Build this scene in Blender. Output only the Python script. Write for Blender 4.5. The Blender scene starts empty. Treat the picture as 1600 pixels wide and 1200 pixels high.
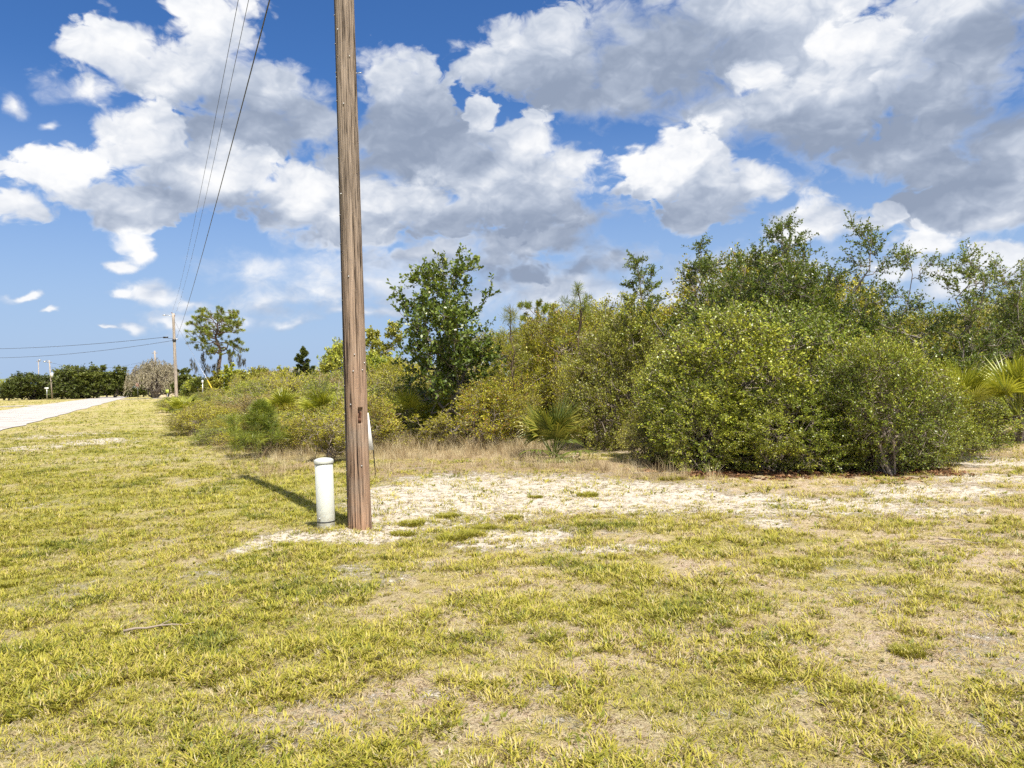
import bpy, math, random
import numpy as np
from mathutils import Matrix, Vector

# ------------------------------------------------------------------ camera, world, sun, exposure
S = bpy.context.scene
W, H, FPX = 1600.0, 1200.0, 1200.0          # photograph pixels and focal length in pixels
CAM_Z, PITCH, ROLL = 1.6, math.radians(-0.29), math.radians(1.5)
cam = bpy.data.cameras.new('camera'); cam_o = bpy.data.objects.new('camera', cam)
S.collection.objects.link(cam_o); S.camera = cam_o
cam.sensor_width = 36.0; cam.lens = 36.0 * FPX / W; cam.clip_start = 0.05; cam.clip_end = 20000
_f = Vector((0, math.cos(PITCH), math.sin(PITCH)))
_r = Vector((1, 0, 0)); _u = _r.cross(_f)
CR = _r * math.cos(ROLL) - _u * math.sin(ROLL)
CU = _r * math.sin(ROLL) + _u * math.cos(ROLL)
CF = _f
_m = Matrix((CR, CU, -CF)).transposed().to_4x4(); _m.translation = (0, 0, CAM_Z)
cam_o.matrix_world = _m

def ray(u, v):
    return (CF + CR * ((u - W / 2) / FPX) - CU * ((v - H / 2) / FPX)).normalized()
def ground(u, v, z=0.0):
    d = ray(u, v); t = (z - CAM_Z) / d.z
    return Vector((d.x * t, d.y * t, z))
def at_depth(u, v, Y):
    d = ray(u, v); t = Y / d.y
    return Vector((d.x * t, Y, CAM_Z + d.z * t))
def project(p):
    q = Vector(p) - Vector((0, 0, CAM_Z)); k = q.dot(CF)
    return W / 2 + FPX * q.dot(CR) / k, H / 2 - FPX * q.dot(CU) / k

SUN_EL = math.radians(58); SUN_H = Vector((0.50, -0.866, 0)).normalized()
SUN_DIR = Vector((SUN_H.x * math.cos(SUN_EL), SUN_H.y * math.cos(SUN_EL), math.sin(SUN_EL)))
sun = bpy.data.lights.new('sun', 'SUN'); sun.energy = 4.8; sun.angle = math.radians(0.53); sun.color = (1.0, 0.95, 0.86)
sun_o = bpy.data.objects.new('sun', sun); S.collection.objects.link(sun_o)
sun_o.rotation_euler = SUN_DIR.to_track_quat('Z', 'Y').to_euler(); sun_o.location = (6, -8, 20)

S.view_settings.view_transform = 'Standard'; S.view_settings.look = 'None'
S.view_settings.exposure = 0.7; S.view_settings.gamma = 1.0
S.render.engine = 'CYCLES'
S.cycles.use_denoising = False; S.cycles.max_bounces = 6; S.cycles.diffuse_bounces = 2
S.cycles.transmission_bounces = 4; S.cycles.transparent_max_bounces = 8
S.cycles.sample_clamp_indirect = 4.0; S.cycles.use_adaptive_sampling = True; S.cycles.adaptive_threshold = 0.015; S.cycles.adaptive_min_samples = 12

# ---- node expression helper
class E:
    def __init__(s, nt, sock): s.nt, s.s = nt, sock
    def _m(s, op, *a, clamp=False):
        n = s.nt.nodes.new('ShaderNodeMath'); n.operation = op; n.use_clamp = clamp
        for i, x in enumerate((s,) + a):
            if isinstance(x, E): s.nt.links.new(x.s, n.inputs[i])
            else: n.inputs[i].default_value = x
        return E(s.nt, n.outputs[0])
    def __add__(s, o): return s._m('ADD', o)
    __radd__ = __add__
    def __sub__(s, o): return s._m('SUBTRACT', o)
    def __rsub__(s, o): return E.c(s.nt, o)._m('SUBTRACT', s)
    def __mul__(s, o): return s._m('MULTIPLY', o)
    __rmul__ = __mul__
    def clamp(s): return s._m('ADD', 0.0, clamp=True)
    def max(s, o): return s._m('MAXIMUM', o)
    def min(s, o): return s._m('MINIMUM', o)
    def smax(s, o, k): return s._m('SMOOTH_MAX', o, k)
    def pow(s, o): return s._m('POWER', o)
    def step(s, a, b, o0=0.0, o1=1.0):
        n = s.nt.nodes.new('ShaderNodeMapRange'); n.interpolation_type = 'SMOOTHSTEP'
        s.nt.links.new(s.s, n.inputs[0])
        for i, x in enumerate((a, b, o0, o1)): n.inputs[i + 1].default_value = x
        return E(s.nt, n.outputs[0])
    @staticmethod
    def c(nt, v):
        n = nt.nodes.new('ShaderNodeValue'); n.outputs[0].default_value = v; return E(nt, n.outputs[0])
def vmath(nt, op, a, b=None, c=None, out=0):
    n = nt.nodes.new('ShaderNodeVectorMath'); n.operation = op
    for i, x in enumerate((a, b, c)):
        if x is None: continue
        if hasattr(x, 'is_linked'): nt.links.new(x, n.inputs[i])
        else: n.inputs[i].default_value = x
    return n.outputs[out]
def comb(nt, x, y, z=0.0):
    n = nt.nodes.new('ShaderNodeCombineXYZ')
    for i, q in enumerate((x, y, z)):
        if isinstance(q, E): nt.links.new(q.s, n.inputs[i])
        else: n.inputs[i].default_value = q
    return n.outputs[0]
def noise(nt, vec, scale, detail=4, rough=0.55, dist=0.0, color=False):
    n = nt.nodes.new('ShaderNodeTexNoise'); nt.links.new(vec, n.inputs['Vector'])
    n.inputs['Scale'].default_value = scale; n.inputs['Detail'].default_value = detail
    n.inputs['Roughness'].default_value = rough; n.inputs['Distortion'].default_value = dist
    return n.outputs['Color'] if color else E(nt, n.outputs[0])
def voro(nt, vec, scale, detail=3, rough=0.5):
    n = nt.nodes.new('ShaderNodeTexVoronoi'); n.feature = 'F1'; n.normalize = False; nt.links.new(vec, n.inputs['Vector'])
    n.inputs['Scale'].default_value = scale; n.inputs['Detail'].default_value = detail; n.inputs['Roughness'].default_value = rough
    return E(nt, n.outputs['Distance'])

# ---- sky: Nishita air with a cumulus layer on top of it, over the whole dome
world = bpy.data.worlds.new('World'); S.world = world; world.use_nodes = True
world.cycles.sampling_method = 'MANUAL'; world.cycles.sample_map_resolution = 512
def build_sky():
    nt = world.node_tree; nt.nodes.clear()
    out = nt.nodes.new('ShaderNodeOutputWorld'); bg = nt.nodes.new('ShaderNodeBackground')
    nt.links.new(bg.outputs[0], out.inputs[0])
    sky = nt.nodes.new('ShaderNodeTexSky'); sky.sky_type = 'NISHITA'; sky.sun_disc = False
    sky.sun_elevation = SUN_EL; sky.sun_rotation = math.atan2(SUN_H.x, SUN_H.y)
    sky.air_density = 1.0; sky.dust_density = 0.7; sky.ozone_density = 2.2
    bg.inputs[1].default_value = 0.1
    tc = nt.nodes.new('ShaderNodeTexCoord'); D = tc.outputs['Generated']
    sep = nt.nodes.new('ShaderNodeSeparateXYZ'); nt.links.new(D, sep.inputs[0])
    X, Y, Z = (E(nt, o) for o in sep.outputs)
    az = X._m('ARCTAN2', Y); el = Z._m('ARCSINE')
    # clouds get flatter and smaller towards the horizon
    def px(u, v):
        d = ray(u, v); return math.atan2(d.x, d.y), math.asin(d.z)
    # (u, v, half width, half height) of the cloud masses, in pixels of the photograph
    # back to front: (brightness, softness, masses)
    LAYERS = [
      (0.70, 0.60, [(600,430,300,60),(950,470,380,60),(330,500,160,30),(880,445,260,50),(1150,430,220,60),(1450,430,200,45),(640,440,150,40),(560,490,110,18),(500,470,60,30)]),
      (0.50, 0.40, [(820,372,170,36),(960,398,90,24),(660,395,140,30),(560,360,120,30),(730,420,120,22),(900,340,90,30)]),
      (0.64, 0.30, [(760,95,80,45),(860,85,130,95),(1010,80,160,120),(1230,90,220,140),(1480,110,230,150),(1590,260,170,110),(1130,180,120,50),
             (1380,250,150,75),(1280,200,140,60),(1480,320,150,50),(1150,20,220,80),(1480,10,220,80),(930,150,140,60),(1230,180,200,70),(1450,230,220,90),(1330,110,220,120),(1560,330,140,60),(980,160,120,40)]),
      (0.72, 0.22, [(1290,150,70,60),(1190,130,60,40),(1210,180,70,40),(1330,60,90,50)]),
      (0.76, 0.22, [(1270,345,110,34),(1360,345,45,25),(1440,380,65,34),(1560,395,75,34)]),
      (0.80, 0.20, [(1075,250,85,58),(1005,275,62,44),(1190,292,52,34),(1110,320,100,48),(1060,215,40,25)]),
      (0.72, 0.20, [(180,55,90,60),(335,45,80,70),(255,120,130,60),(430,150,95,75),(390,215,150,60),(330,110,120,80),(500,200,60,50)]),
      (0.60, 0.18, [(630,160,80,85),(660,240,140,80),(560,260,80,60),(720,250,80,60)]),
      (0.74, 0.18, [(735,185,50,38),(820,225,90,50),(780,270,130,50),(900,262,52,42),(860,300,110,50),(760,320,190,50)]),
      (0.80, 0.18, [(95,268,110,45),(225,220,70,80),(320,275,140,60),(470,310,150,46),(25,325,80,38),(560,330,120,45),(180,320,160,38),(610,310,70,40)]),
      (0.84, 0.31, [(415,415,45,26),(440,470,60,22),(505,452,45,24),(205,383,28,28),(180,408,28,16),(245,460,70,22),(180,465,32,14),(25,463,34,10),
             (68,492,18,6),(140,135,62,24),(14,150,30,28),(78,190,18,10),(205,517,28,9),(165,523,22,5),(300,470,42,14),(250,140,30,18),(390,495,38,13),(470,503,52,13),(270,503,38,10)]),
    ]
    GR = [(440,185,110,55),(380,225,130,40),(640,235,130,80),(900,130,150,70),(1050,80,120,80),(1320,215,170,50),(1490,220,170,60),
          (1530,60,100,50),(680,335,220,30),(880,360,200,35),(1410,310,140,35),(320,325,160,24),(1120,335,110,30),(900,430,220,25)]
    def conv(L):
        r = []
        for u, v, a, b in L:
            if a > 50: a, b = a * 1.08, b * 1.08
            c = px(u, v); e1 = px(u + a, v); e2 = px(u, v - b)
            r.append((c[0], c[1], abs(e1[0] - c[0]), abs(e2[1] - c[1])))
        return r
    GRa = conv(GR)
    # air: deep blue overhead, pale blue towards the horizon
    hs = nt.nodes.new('ShaderNodeHueSaturation'); hs.inputs['Saturation'].default_value = 1.25
    nt.links.new(sky.outputs[0], hs.inputs['Color'])
    tint = vmath(nt, 'MULTIPLY', hs.outputs[0], (0.56, 0.645, 0.82))
    hz = el.step(-0.03, 0.38, 0.95, 0.0)
    am = nt.nodes.new('ShaderNodeMix'); am.data_type = 'RGBA'; nt.links.new(hz.s, am.inputs[0])
    nt.links.new(tint, am.inputs[6]); am.inputs[7].default_value = (2.55, 3.45, 5.0, 1)
    air = am.outputs[2]
    Df = vmath(nt, 'MULTIPLY', D, (1.0, 1.0, 1.45))
    def cloud_colour(sh):
        ramp = nt.nodes.new('ShaderNodeValToRGB'); nt.links.new(sh.s, ramp.inputs[0])
        cr = ramp.color_ramp; cr.interpolation = 'B_SPLINE'
        cr.elements[0].position = 0.0; cr.elements[0].color = (0.27, 0.33, 0.45, 1)
        cr.elements[1].position = 1.0; cr.elements[1].color = (1.0, 1.0, 1.0, 1)
        for p, c in ((0.3, (0.40, 0.465, 0.59, 1)), (0.55, (0.58, 0.64, 0.75, 1)), (0.8, (0.88, 0.90, 0.94, 1))):
            e = cr.elements.new(p); e.color = c
        clo = vmath(nt, 'SCALE', ramp.outputs[0]); clo.node.inputs['Scale'].default_value = 6.3
        return clo
    def cover(cov, clo):
        mix = nt.nodes.new('ShaderNodeMix'); mix.data_type = 'RGBA'
        nt.links.new(cov.s, mix.inputs[0]); nt.links.new(air, mix.inputs[6]); nt.links.new(clo, mix.inputs[7])
        return mix.outputs[2]
    # the cumulus field ahead
    w1 = noise(nt, Df, 6.0, 2, 0.5, color=True); w2 = noise(nt, Df, 20.0, 3, 0.5, color=True)
    wc = vmath(nt, 'ADD', vmath(nt, 'MULTIPLY', vmath(nt, 'SUBTRACT', w1, (.5, .5, .5)), (.10, .07, 0)),
               vmath(nt, 'MULTIPLY', vmath(nt, 'SUBTRACT', w2, (.5, .5, .5)), (.045, .038, 0)))
    P = vmath(nt, 'ADD', comb(nt, az, el), wc)
    def field(P, L, k):
        f = None
        for (a, b, ra, rb) in L:
            q = vmath(nt, 'MULTIPLY_ADD', P, (1 / ra, 1 / rb, 0), (-a / ra, -b / rb, 0))
            l = E(nt, vmath(nt, 'LENGTH', q, out=1))
            f = l if f is None else f._m('SMOOTH_MIN', l, k)
        return 1.0 - f
    wD = vmath(nt, 'ADD', Df, vmath(nt, 'MULTIPLY', vmath(nt, 'SUBTRACT', w2, (.5, .5, .5)), (.05, .05, .05)))
    def billow(v): return 0.45 - voro(nt, v, 17.0, 3.5, 0.55)
    B0 = billow(wD); B1 = billow(vmath(nt, 'ADD', wD, (-0.006, 0.0, 0.014)))
    fine = noise(nt, wD, 40.0, 5, 0.62) - 0.5
    big = noise(nt, Df, 8.0, 3, 0.5) - 0.5
    G0 = field(P, GRa, 0.5)
    gray = (G0 + B0 * 0.25 + big * 0.5 + fine * 0.1).step(-1.0, 0.7)
    rel = (B1 - B0) * 0.42 + B0 * 0.22 + fine * 0.20 + big * 0.22 - gray * 0.42
    Pu = vmath(nt, 'ADD', P, (-0.018, 0.052, 0)); edge = B0 * 0.62 + fine * 0.42 + 0.34
    var = noise(nt, Df, 6.0, 2, 0.5).step(0.35, 0.65, 0.8, 2.4)
    cov = sh = None
    for bri, sf, L in LAYERS:
        La = conv(L); m0 = field(P, La, 0.30); m1 = field(Pu, La, 0.30)
        c = ((m0 + edge + (fine * 0.5 + big * 0.6 + 0.22 if sf == 0.31 else fine * 0.12))._m('DIVIDE', var * (sf * (2.3 if sf == 0.31 else 1.2)))).clamp(); c = c * c * (3.0 - 2.0 * c)
        s_ = rel + (bri - 0.03) - (m1 - m0).max(-0.9).min(0.9) * 0.34
        if cov is None: cov, sh = c, s_
        else:
            n = nt.nodes.new('ShaderNodeMix'); nt.links.new(c.s, n.inputs[0]); nt.links.new(sh.s, n.inputs[2]); nt.links.new(s_.s, n.inputs[3])
            sh = E(nt, n.outputs[0]); cov = 1.0 - (1.0 - cov) * (1.0 - c)
    sh = sh.clamp()
    far = el.step(0.02, 0.16, 0.80, 1.0)
    nt.links.new(cover(cov * far, cloud_colour(sh)), bg.inputs[0])
    # the same kind of sky on the rest of the dome
    bg2 = nt.nodes.new('ShaderNodeBackground'); bg2.inputs[1].default_value = 0.1
    gen = noise(nt, vmath(nt, 'MULTIPLY', D, (1, 1, 2.0)), 3.2, 5, 0.55)
    nt.links.new(cover(gen.step(0.44, 0.56), cloud_colour(0.95 - gen.step(0.52, 0.72) * 0.6)), bg2.inputs[0])
    mx = nt.nodes.new('ShaderNodeMixShader')
    nt.links.new((Y * math.cos(.25) + Z * math.sin(.25)).step(0.76, 0.66).s, mx.inputs[0])
    nt.links.new(bg.outputs[0], mx.inputs[1]); nt.links.new(bg2.outputs[0], mx.inputs[2])
    nt.links.new(mx.outputs[0], out.inputs[0])
build_sky()

# ------------------------------------------------------------------ helpers
COL = S.collection
def link(o, parent=None):
    COL.objects.link(o)
    if parent is not None: o.parent = parent
    return o
def tag(o, label=None, cat=None, group=None, kind=None):
    if label: o['label'] = label
    if cat: o['category'] = cat
    if group: o['group'] = group
    if kind: o['kind'] = kind
    return o
def thing(name, label, cat, loc=(0, 0, 0), rz=0.0, group=None):
    o = bpy.data.objects.new(name, None); o.location = loc; o.rotation_euler = (0, 0, rz); o.empty_display_size = 0.2
    return tag(link(o), label, cat, group)
def obj(name, me, parent=None, mat=None):
    o = bpy.data.objects.new(name, me); link(o, parent)
    if mat is not None:
        if not me.materials: me.materials.append(mat)
        elif me.materials[0] is not mat:
            o.material_slots[0].link = 'OBJECT'; o.material_slots[0].material = mat
    return o
def np_mesh(name, V, quads=None, tris=None, vattr=None, fattr=None, smooth=False, mat=None):
    V = np.asarray(V, dtype=np.float32).reshape(-1, 3)
    q = np.zeros((0, 4), np.int32) if quads is None else np.asarray(quads, np.int32).reshape(-1, 4)
    t = np.zeros((0, 3), np.int32) if tris is None else np.asarray(tris, np.int32).reshape(-1, 3)
    me = bpy.data.meshes.new(name)
    me.vertices.add(len(V)); me.vertices.foreach_set('co', V.ravel())
    idx = np.concatenate([q.ravel(), t.ravel()]).astype(np.int32)
    st = np.concatenate([np.arange(len(q)) * 4, len(q) * 4 + np.arange(len(t)) * 3]).astype(np.int32)
    me.loops.add(len(idx)); me.loops.foreach_set('vertex_index', idx)
    me.polygons.add(len(st)); me.polygons.foreach_set('loop_start', st)
    me.update(calc_edges=True)
    for dom, d in (('POINT', vattr), ('FACE', fattr)):
        for k, a in (d or {}).items():
            at = me.attributes.new(k, 'FLOAT', dom); at.data.foreach_set('value', np.asarray(a, np.float32).ravel())
    if smooth: me.polygons.foreach_set('use_smooth', np.ones(len(st), bool))
    if mat is not None: me.materials.append(mat)
    return me
class MB:
    """collects simple shapes into one mesh"""
    def __init__(s): s.V, s.Q, s.T, s.n = [], [], [], 0
    def add(s, V, Q=(), T=()):
        V = np.asarray(V, float).reshape(-1, 3); s.V.append(V)
        if len(Q): s.Q.append(np.asarray(Q).reshape(-1, 4) + s.n)
        if len(T): s.T.append(np.asarray(T).reshape(-1, 3) + s.n)
        s.n += len(V)
    def box(s, c, h, R=None):
        k = np.array([(x, y, z) for x in (-1, 1) for y in (-1, 1) for z in (-1, 1)], float) * np.array(h)
        if R is not None: k = k @ np.array(R).T
        s.add(k + np.array(c), [(0, 1, 3, 2), (4, 6, 7, 5), (0, 4, 5, 1), (2, 3, 7, 6), (0, 2, 6, 4), (1, 5, 7, 3)])
    def tube(s, pts, rad, n=6, cap=True):
        P = np.asarray(pts, float); m = len(P); rad = np.broadcast_to(np.asarray(rad, float), (m,))
        t = np.gradient(P, axis=0); t /= np.linalg.norm(t, axis=1)[:, None] + 1e-9
        ref = np.array([0., 0, 1]) if abs(t[0][2]) < .9 else np.array([1., 0, 0])
        a = np.cross(t, ref); a /= np.linalg.norm(a, axis=1)[:, None] + 1e-9; b = np.cross(t, a)
        th = np.arange(n) * 2 * np.pi / n
        V = P[:, None] + rad[:, None, None] * (np.cos(th)[None, :, None] * a[:, None] + np.sin(th)[None, :, None] * b[:, None])
        i = np.arange(m - 1)[:, None] * n; j = np.arange(n)[None]; k = (j + 1) % n
        Q = np.stack([i + j, i + k, i + n + k, i + n + j], -1).reshape(-1, 4)
        T = []
        if cap: T = [(0, x + 1, x) for x in range(1, n - 1)] + [((m - 1) * n, (m - 1) * n + x, (m - 1) * n + x + 1) for x in range(1, n - 1)]
        s.add(V.reshape(-1, 3), Q, T)
    def lathe(s, prof, n=32, o=(0, 0, 0)):
        th = np.arange(n) * 2 * np.pi / n; pr = np.asarray(prof, float); m = len(pr)
        V = np.stack([pr[:, 0, None] * np.cos(th), pr[:, 0, None] * np.sin(th), np.broadcast_to(pr[:, 1, None], (m, n))], -1).reshape(-1, 3)
        i = np.arange(m - 1)[:, None] * n; j = np.arange(n)[None]; k = (j + 1) % n
        s.add(V + np.array(o), np.stack([i + j, i + k, i + n + k, i + n + j], -1).reshape(-1, 4))
    def mesh(s, name, mat=None, smooth=False):
        return np_mesh(name, np.concatenate(s.V), np.concatenate(s.Q) if s.Q else None, np.concatenate(s.T) if s.T else None, smooth=smooth, mat=mat)

def _hash(i, j, seed):
    h = np.sin(i * 127.1 + j * 311.7 + seed * 74.7) * 43758.5453
    return h - np.floor(h)
def vnoise(x, y, seed=0):
    xi, yi = np.floor(x), np.floor(y); fx, fy = x - xi, y - yi
    fx = fx * fx * (3 - 2 * fx); fy = fy * fy * (3 - 2 * fy)
    a, b, c, d = (_hash(xi + p, yi + q, seed) for p, q in ((0, 0), (1, 0), (0, 1), (1, 1)))
    return (a * (1 - fx) + b * fx) * (1 - fy) + (c * (1 - fx) + d * fx) * fy
def fbm(x, y, oct=4, seed=0):
    s, a, t = 0, 0.5, 0
    for k in range(oct):
        s = s + a * vnoise(x * 2 ** k, y * 2 ** k, seed + k * 13); t += a; a *= 0.55
    return s / t
def sstep(x, a, b):
    t = np.clip((x - a) / (b - a), 0, 1); return t * t * (3 - 2 * t)

# ------------------------------------------------------------------ materials
def new_mat(name):
    m = bpy.data.materials.new(name); m.use_nodes = True; nt = m.node_tree
    return m, nt, nt.nodes['Principled BSDF']
def ramp(nt, fac, stops, interp='LINEAR'):
    n = nt.nodes.new('ShaderNodeValToRGB'); nt.links.new(fac.s if isinstance(fac, E) else fac, n.inputs[0])
    cr = n.color_ramp; cr.interpolation = interp
    while len(cr.elements) < len(stops): cr.elements.new(0.5)
    for e, (p, c) in zip(cr.elements, stops): e.position = p; e.color = (*c, 1)
    return n.outputs[0]
def mixc(nt, f, a, b):
    n = nt.nodes.new('ShaderNodeMix'); n.data_type = 'RGBA'
    for i, x in ((0, f), (6, a), (7, b)):
        if isinstance(x, E): nt.links.new(x.s, n.inputs[i])
        elif hasattr(x, 'is_linked'): nt.links.new(x, n.inputs[i])
        else: n.inputs[i].default_value = (*x, 1) if isinstance(x, tuple) else x
    return n.outputs[2]
def attr(nt, name, typ='GEOMETRY'):
    n = nt.nodes.new('ShaderNodeAttribute'); n.attribute_name = name; n.attribute_type = typ
    return E(nt, n.outputs['Fac'])
def bump(nt, p, h, strength, dist=0.01):
    b = nt.nodes.new('ShaderNodeBump'); b.inputs['Strength'].default_value = strength; b.inputs['Distance'].default_value = dist
    nt.links.new(h.s, b.inputs['Height']); nt.links.new(b.outputs[0], p.inputs['Normal'])
def ocoord(nt):
    return nt.nodes.new('ShaderNodeTexCoord').outputs['Object']
def plain(name, col, rough=0.6, metal=0.0, var=0.15, scale=8.0):
    m, nt, p = new_mat(name); n = noise(nt, ocoord(nt), scale, 4, 0.6)
    nt.links.new(mixc(nt, n, tuple(c * (1 - var) for c in col), tuple(min(1, c * (1 + var)) for c in col)), p.inputs['Base Color'])
    p.inputs['Roughness'].default_value = rough; p.inputs['Metallic'].default_value = metal
    return m
def leaf_mat(name, stops, trans=0.3, rough=0.42, spec=0.4, src='var', rnd=0.0):
    """stops: colour over the per leaf variation attribute"""
    m, nt, p = new_mat(name)
    v = attr(nt, src)
    if rnd:
        oi = nt.nodes.new('ShaderNodeObjectInfo'); v = (v + (E(nt, oi.outputs['Random']) - 0.5) * rnd).clamp()
    c = ramp(nt, v, stops); nt.links.new(c, p.inputs['Base Color'])
    p.inputs['Roughness'].default_value = rough; p.inputs['Specular IOR Level'].default_value = spec
    tr = nt.nodes.new('ShaderNodeBsdfTranslucent'); nt.links.new(vmath(nt, 'MULTIPLY', c, (1.25, 1.2, 0.7)), tr.inputs[0])
    mx = nt.nodes.new('ShaderNodeMixShader'); mx.inputs[0].default_value = trans
    nt.links.new(p.outputs[0], mx.inputs[1]); nt.links.new(tr.outputs[0], mx.inputs[2])
    nt.links.new(mx.outputs[0], nt.nodes['Material Output'].inputs[0])
    return m
def grass_mat(name, stops, trans=0.25):
    m, nt, p = new_mat(name)
    t = attr(nt, 'tint', 'INSTANCER'); v = attr(nt, 'var')
    c = ramp(nt, (t + (v - 0.5) * 0.5).clamp(), stops); nt.links.new(c, p.inputs['Base Color'])
    p.inputs['Roughness'].default_value = 0.5; p.inputs['Specular IOR Level'].default_value = 0.3
    tr = nt.nodes.new('ShaderNodeBsdfTranslucent'); nt.links.new(c, tr.inputs[0])
    mx = nt.nodes.new('ShaderNodeMixShader'); mx.inputs[0].default_value = trans
    nt.links.new(p.outputs[0], mx.inputs[1]); nt.links.new(tr.outputs[0], mx.inputs[2])
    nt.links.new(mx.outputs[0], nt.nodes['Material Output'].inputs[0])
    return m
def wood_mat(name, dark, light, red, zred=(0.0, 4.0)):
    m, nt, p = new_mat(name); oc = ocoord(nt)
    st = vmath(nt, 'MULTIPLY', oc, (1, 1, 0.035))
    n1 = noise(nt, st, 55, 6, 0.65); n2 = noise(nt, vmath(nt, 'MULTIPLY', oc, (1, 1, 0.012)), 26, 3, 0.6); n3 = noise(nt, oc, 1.4, 4, 0.6)
    c = ramp(nt, (n1 * 0.65 + n2 * 0.35), [(0.36, dark), (0.45, tuple(a * .55 + b * .45 for a, b in zip(dark, light))), (0.53, light), (0.64, tuple(x * 1.45 for x in light))])
    sep = nt.nodes.new('ShaderNodeSeparateXYZ'); nt.links.new(oc, sep.inputs[0])
    zr = E(nt, sep.outputs[2]).step(zred[1], zred[0]) * n3.step(0.25, 0.6)
    c = mixc(nt, zr * 0.62, c, vmath(nt, 'MULTIPLY', c, red))
    crack = n1.step(0.44, 0.36) * n2.step(0.56, 0.46)
    c = mixc(nt, crack * 0.85, c, (0.025, 0.017, 0.012))
    nt.links.new(c, p.inputs['Base Color']); p.inputs['Roughness'].default_value = 0.85; p.inputs['Specular IOR Level'].default_value = 0.15
    bump(nt, p, n1 - crack * 0.6, 0.9, 0.012)
    return m

# ------------------------------------------------------------------ ground
RD = Vector((-0.42, 0.9075, 0)).normalized(); RN = Vector((RD.y, -RD.x, 0))      # road direction, and its right hand side
def along(s, p): return RD * s + RN * p
def world_blobs(L):
    r = []
    for u, v, a, b in L:
        c = ground(u, v); rx = a * c.y / FPX; ry = abs(ground(u, v - b).y - ground(u, v + b).y) / 2
        r.append((c.x, c.y, rx, ry))
    return r
SAND = world_blobs([(700,770,130,35),(850,770,150,30),(1000,775,150,25),(1150,785,130,18),(1300,790,120,16),(1450,770,120,14),(1560,722,70,10),
    (1540,748,80,9),(620,800,60,25),(560,838,70,10),(470,835,60,9),(395,852,32,13),(540,895,36,15),(600,905,45,9),(505,945,42,13),(660,880,40,8),
    (800,835,110,16),(950,855,90,10),(260,1005,42,14),(215,975,28,6),(400,950,20,5),(18,1075,20,9),(110,1020,28,6),(1560,1130,60,25),(1480,1000,25,9),
    (1400,1065,18,7),(880,1130,45,16),(860,1075,28,7),(1130,1112,32,9),(420,1170,55,18),(680,1085,36,12),(1200,815,40,8),(1480,800,60,8),(340,1020,25,6),
    (1240,1075,22,8),(1020,935,25,6),(1340,930,30,6),(150,690,50,5),(60,700,50,5),(100,680,60,4)])
GREEN = world_blobs([(230,800,190,90),(300,700,120,45),(120,880,160,60),(330,900,120,40),(560,1000,70,20),(1150,850,160,16),(500,870,40,15),(1300,880,120,14),(950,900,90,14),(140,1080,60,20),(560,640,300,30)])
DRY = world_blobs([(760,722,150,22),(620,735,60,18),(900,730,120,14),(1010,745,90,12),(1530,715,70,12),(470,728,40,8),(650,705,60,16),(800,700,60,16),(1580,690,40,12)])
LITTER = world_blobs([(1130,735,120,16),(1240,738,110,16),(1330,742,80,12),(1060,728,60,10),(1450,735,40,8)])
def blobs(x, y, L, wob=0.35, seed=3):
    f = np.full(np.shape(x), 9.0); k = (fbm(x * 1.3, y * 1.3, 4, seed) - 0.5) * 2 * wob
    for cx, cy, rx, ry in L: f = np.minimum(f, np.hypot((x - cx) / rx, (y - cy) / ry))
    return 1 - f + k
def m_sand(x, y):
    d = np.hypot(x, y)
    b = sstep(blobs(x, y, SAND, 0.45, 5), -0.75, 0.45)
    g = sstep(fbm(x * 1.1, y * 1.1, 4, 31), 0.50, 0.75) * 0.55
    return np.clip(np.maximum(b * (.66 + .34 * sstep(y, 6.3, 7.6)), g * (d < 40)), 0, 1)
def m_green(x, y):
    b = sstep(blobs(x, y, GREEN, 0.5, 11), -0.3, 0.5); p = x * RN.x + y * RN.y
    return np.clip(np.maximum(b, 0.85 * sstep(-p, -1.2, 0.5)) * (0.55 + 0.45 * sstep(fbm(x * .7, y * .7, 3, 19), .35, .6)), 0, 1)
def m_dry(x, y): return sstep(blobs(x, y, DRY, 0.4, 23), -0.3, 0.3)
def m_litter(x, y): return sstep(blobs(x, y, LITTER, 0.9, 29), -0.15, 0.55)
PED = ground(510, 828); POLE = ground(562.5, 827)
def hgt(x, y):
    d = np.hypot(x, y)
    h = (fbm(x * .35, y * .35, 3, 41) - .5) * .10 + (fbm(x * 2.2, y * 2.2, 3, 43) - .5) * .035 + (fbm(x * 9, y * 9, 2, 47) - .5) * .014
    h = h * sstep(d, 1.5, 5) * (1 - 0.9 * sstep(d, 60, 120))
    p = x * RN.x + y * RN.y
    h = h * (1 - sstep(p, -4.5, -6.2) * (p < -4.0))
    for c, r, a in ((PED + Vector((.08, -.16, 0)), .25, .035), (POLE, .40, .03)):
        h = h + a * np.exp(-((x - c.x) ** 2 + (y - c.y) ** 2) / r ** 2)
    return h
def hz(x, y): return float(hgt(np.array([x]), np.array([y]))[0])

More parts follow.
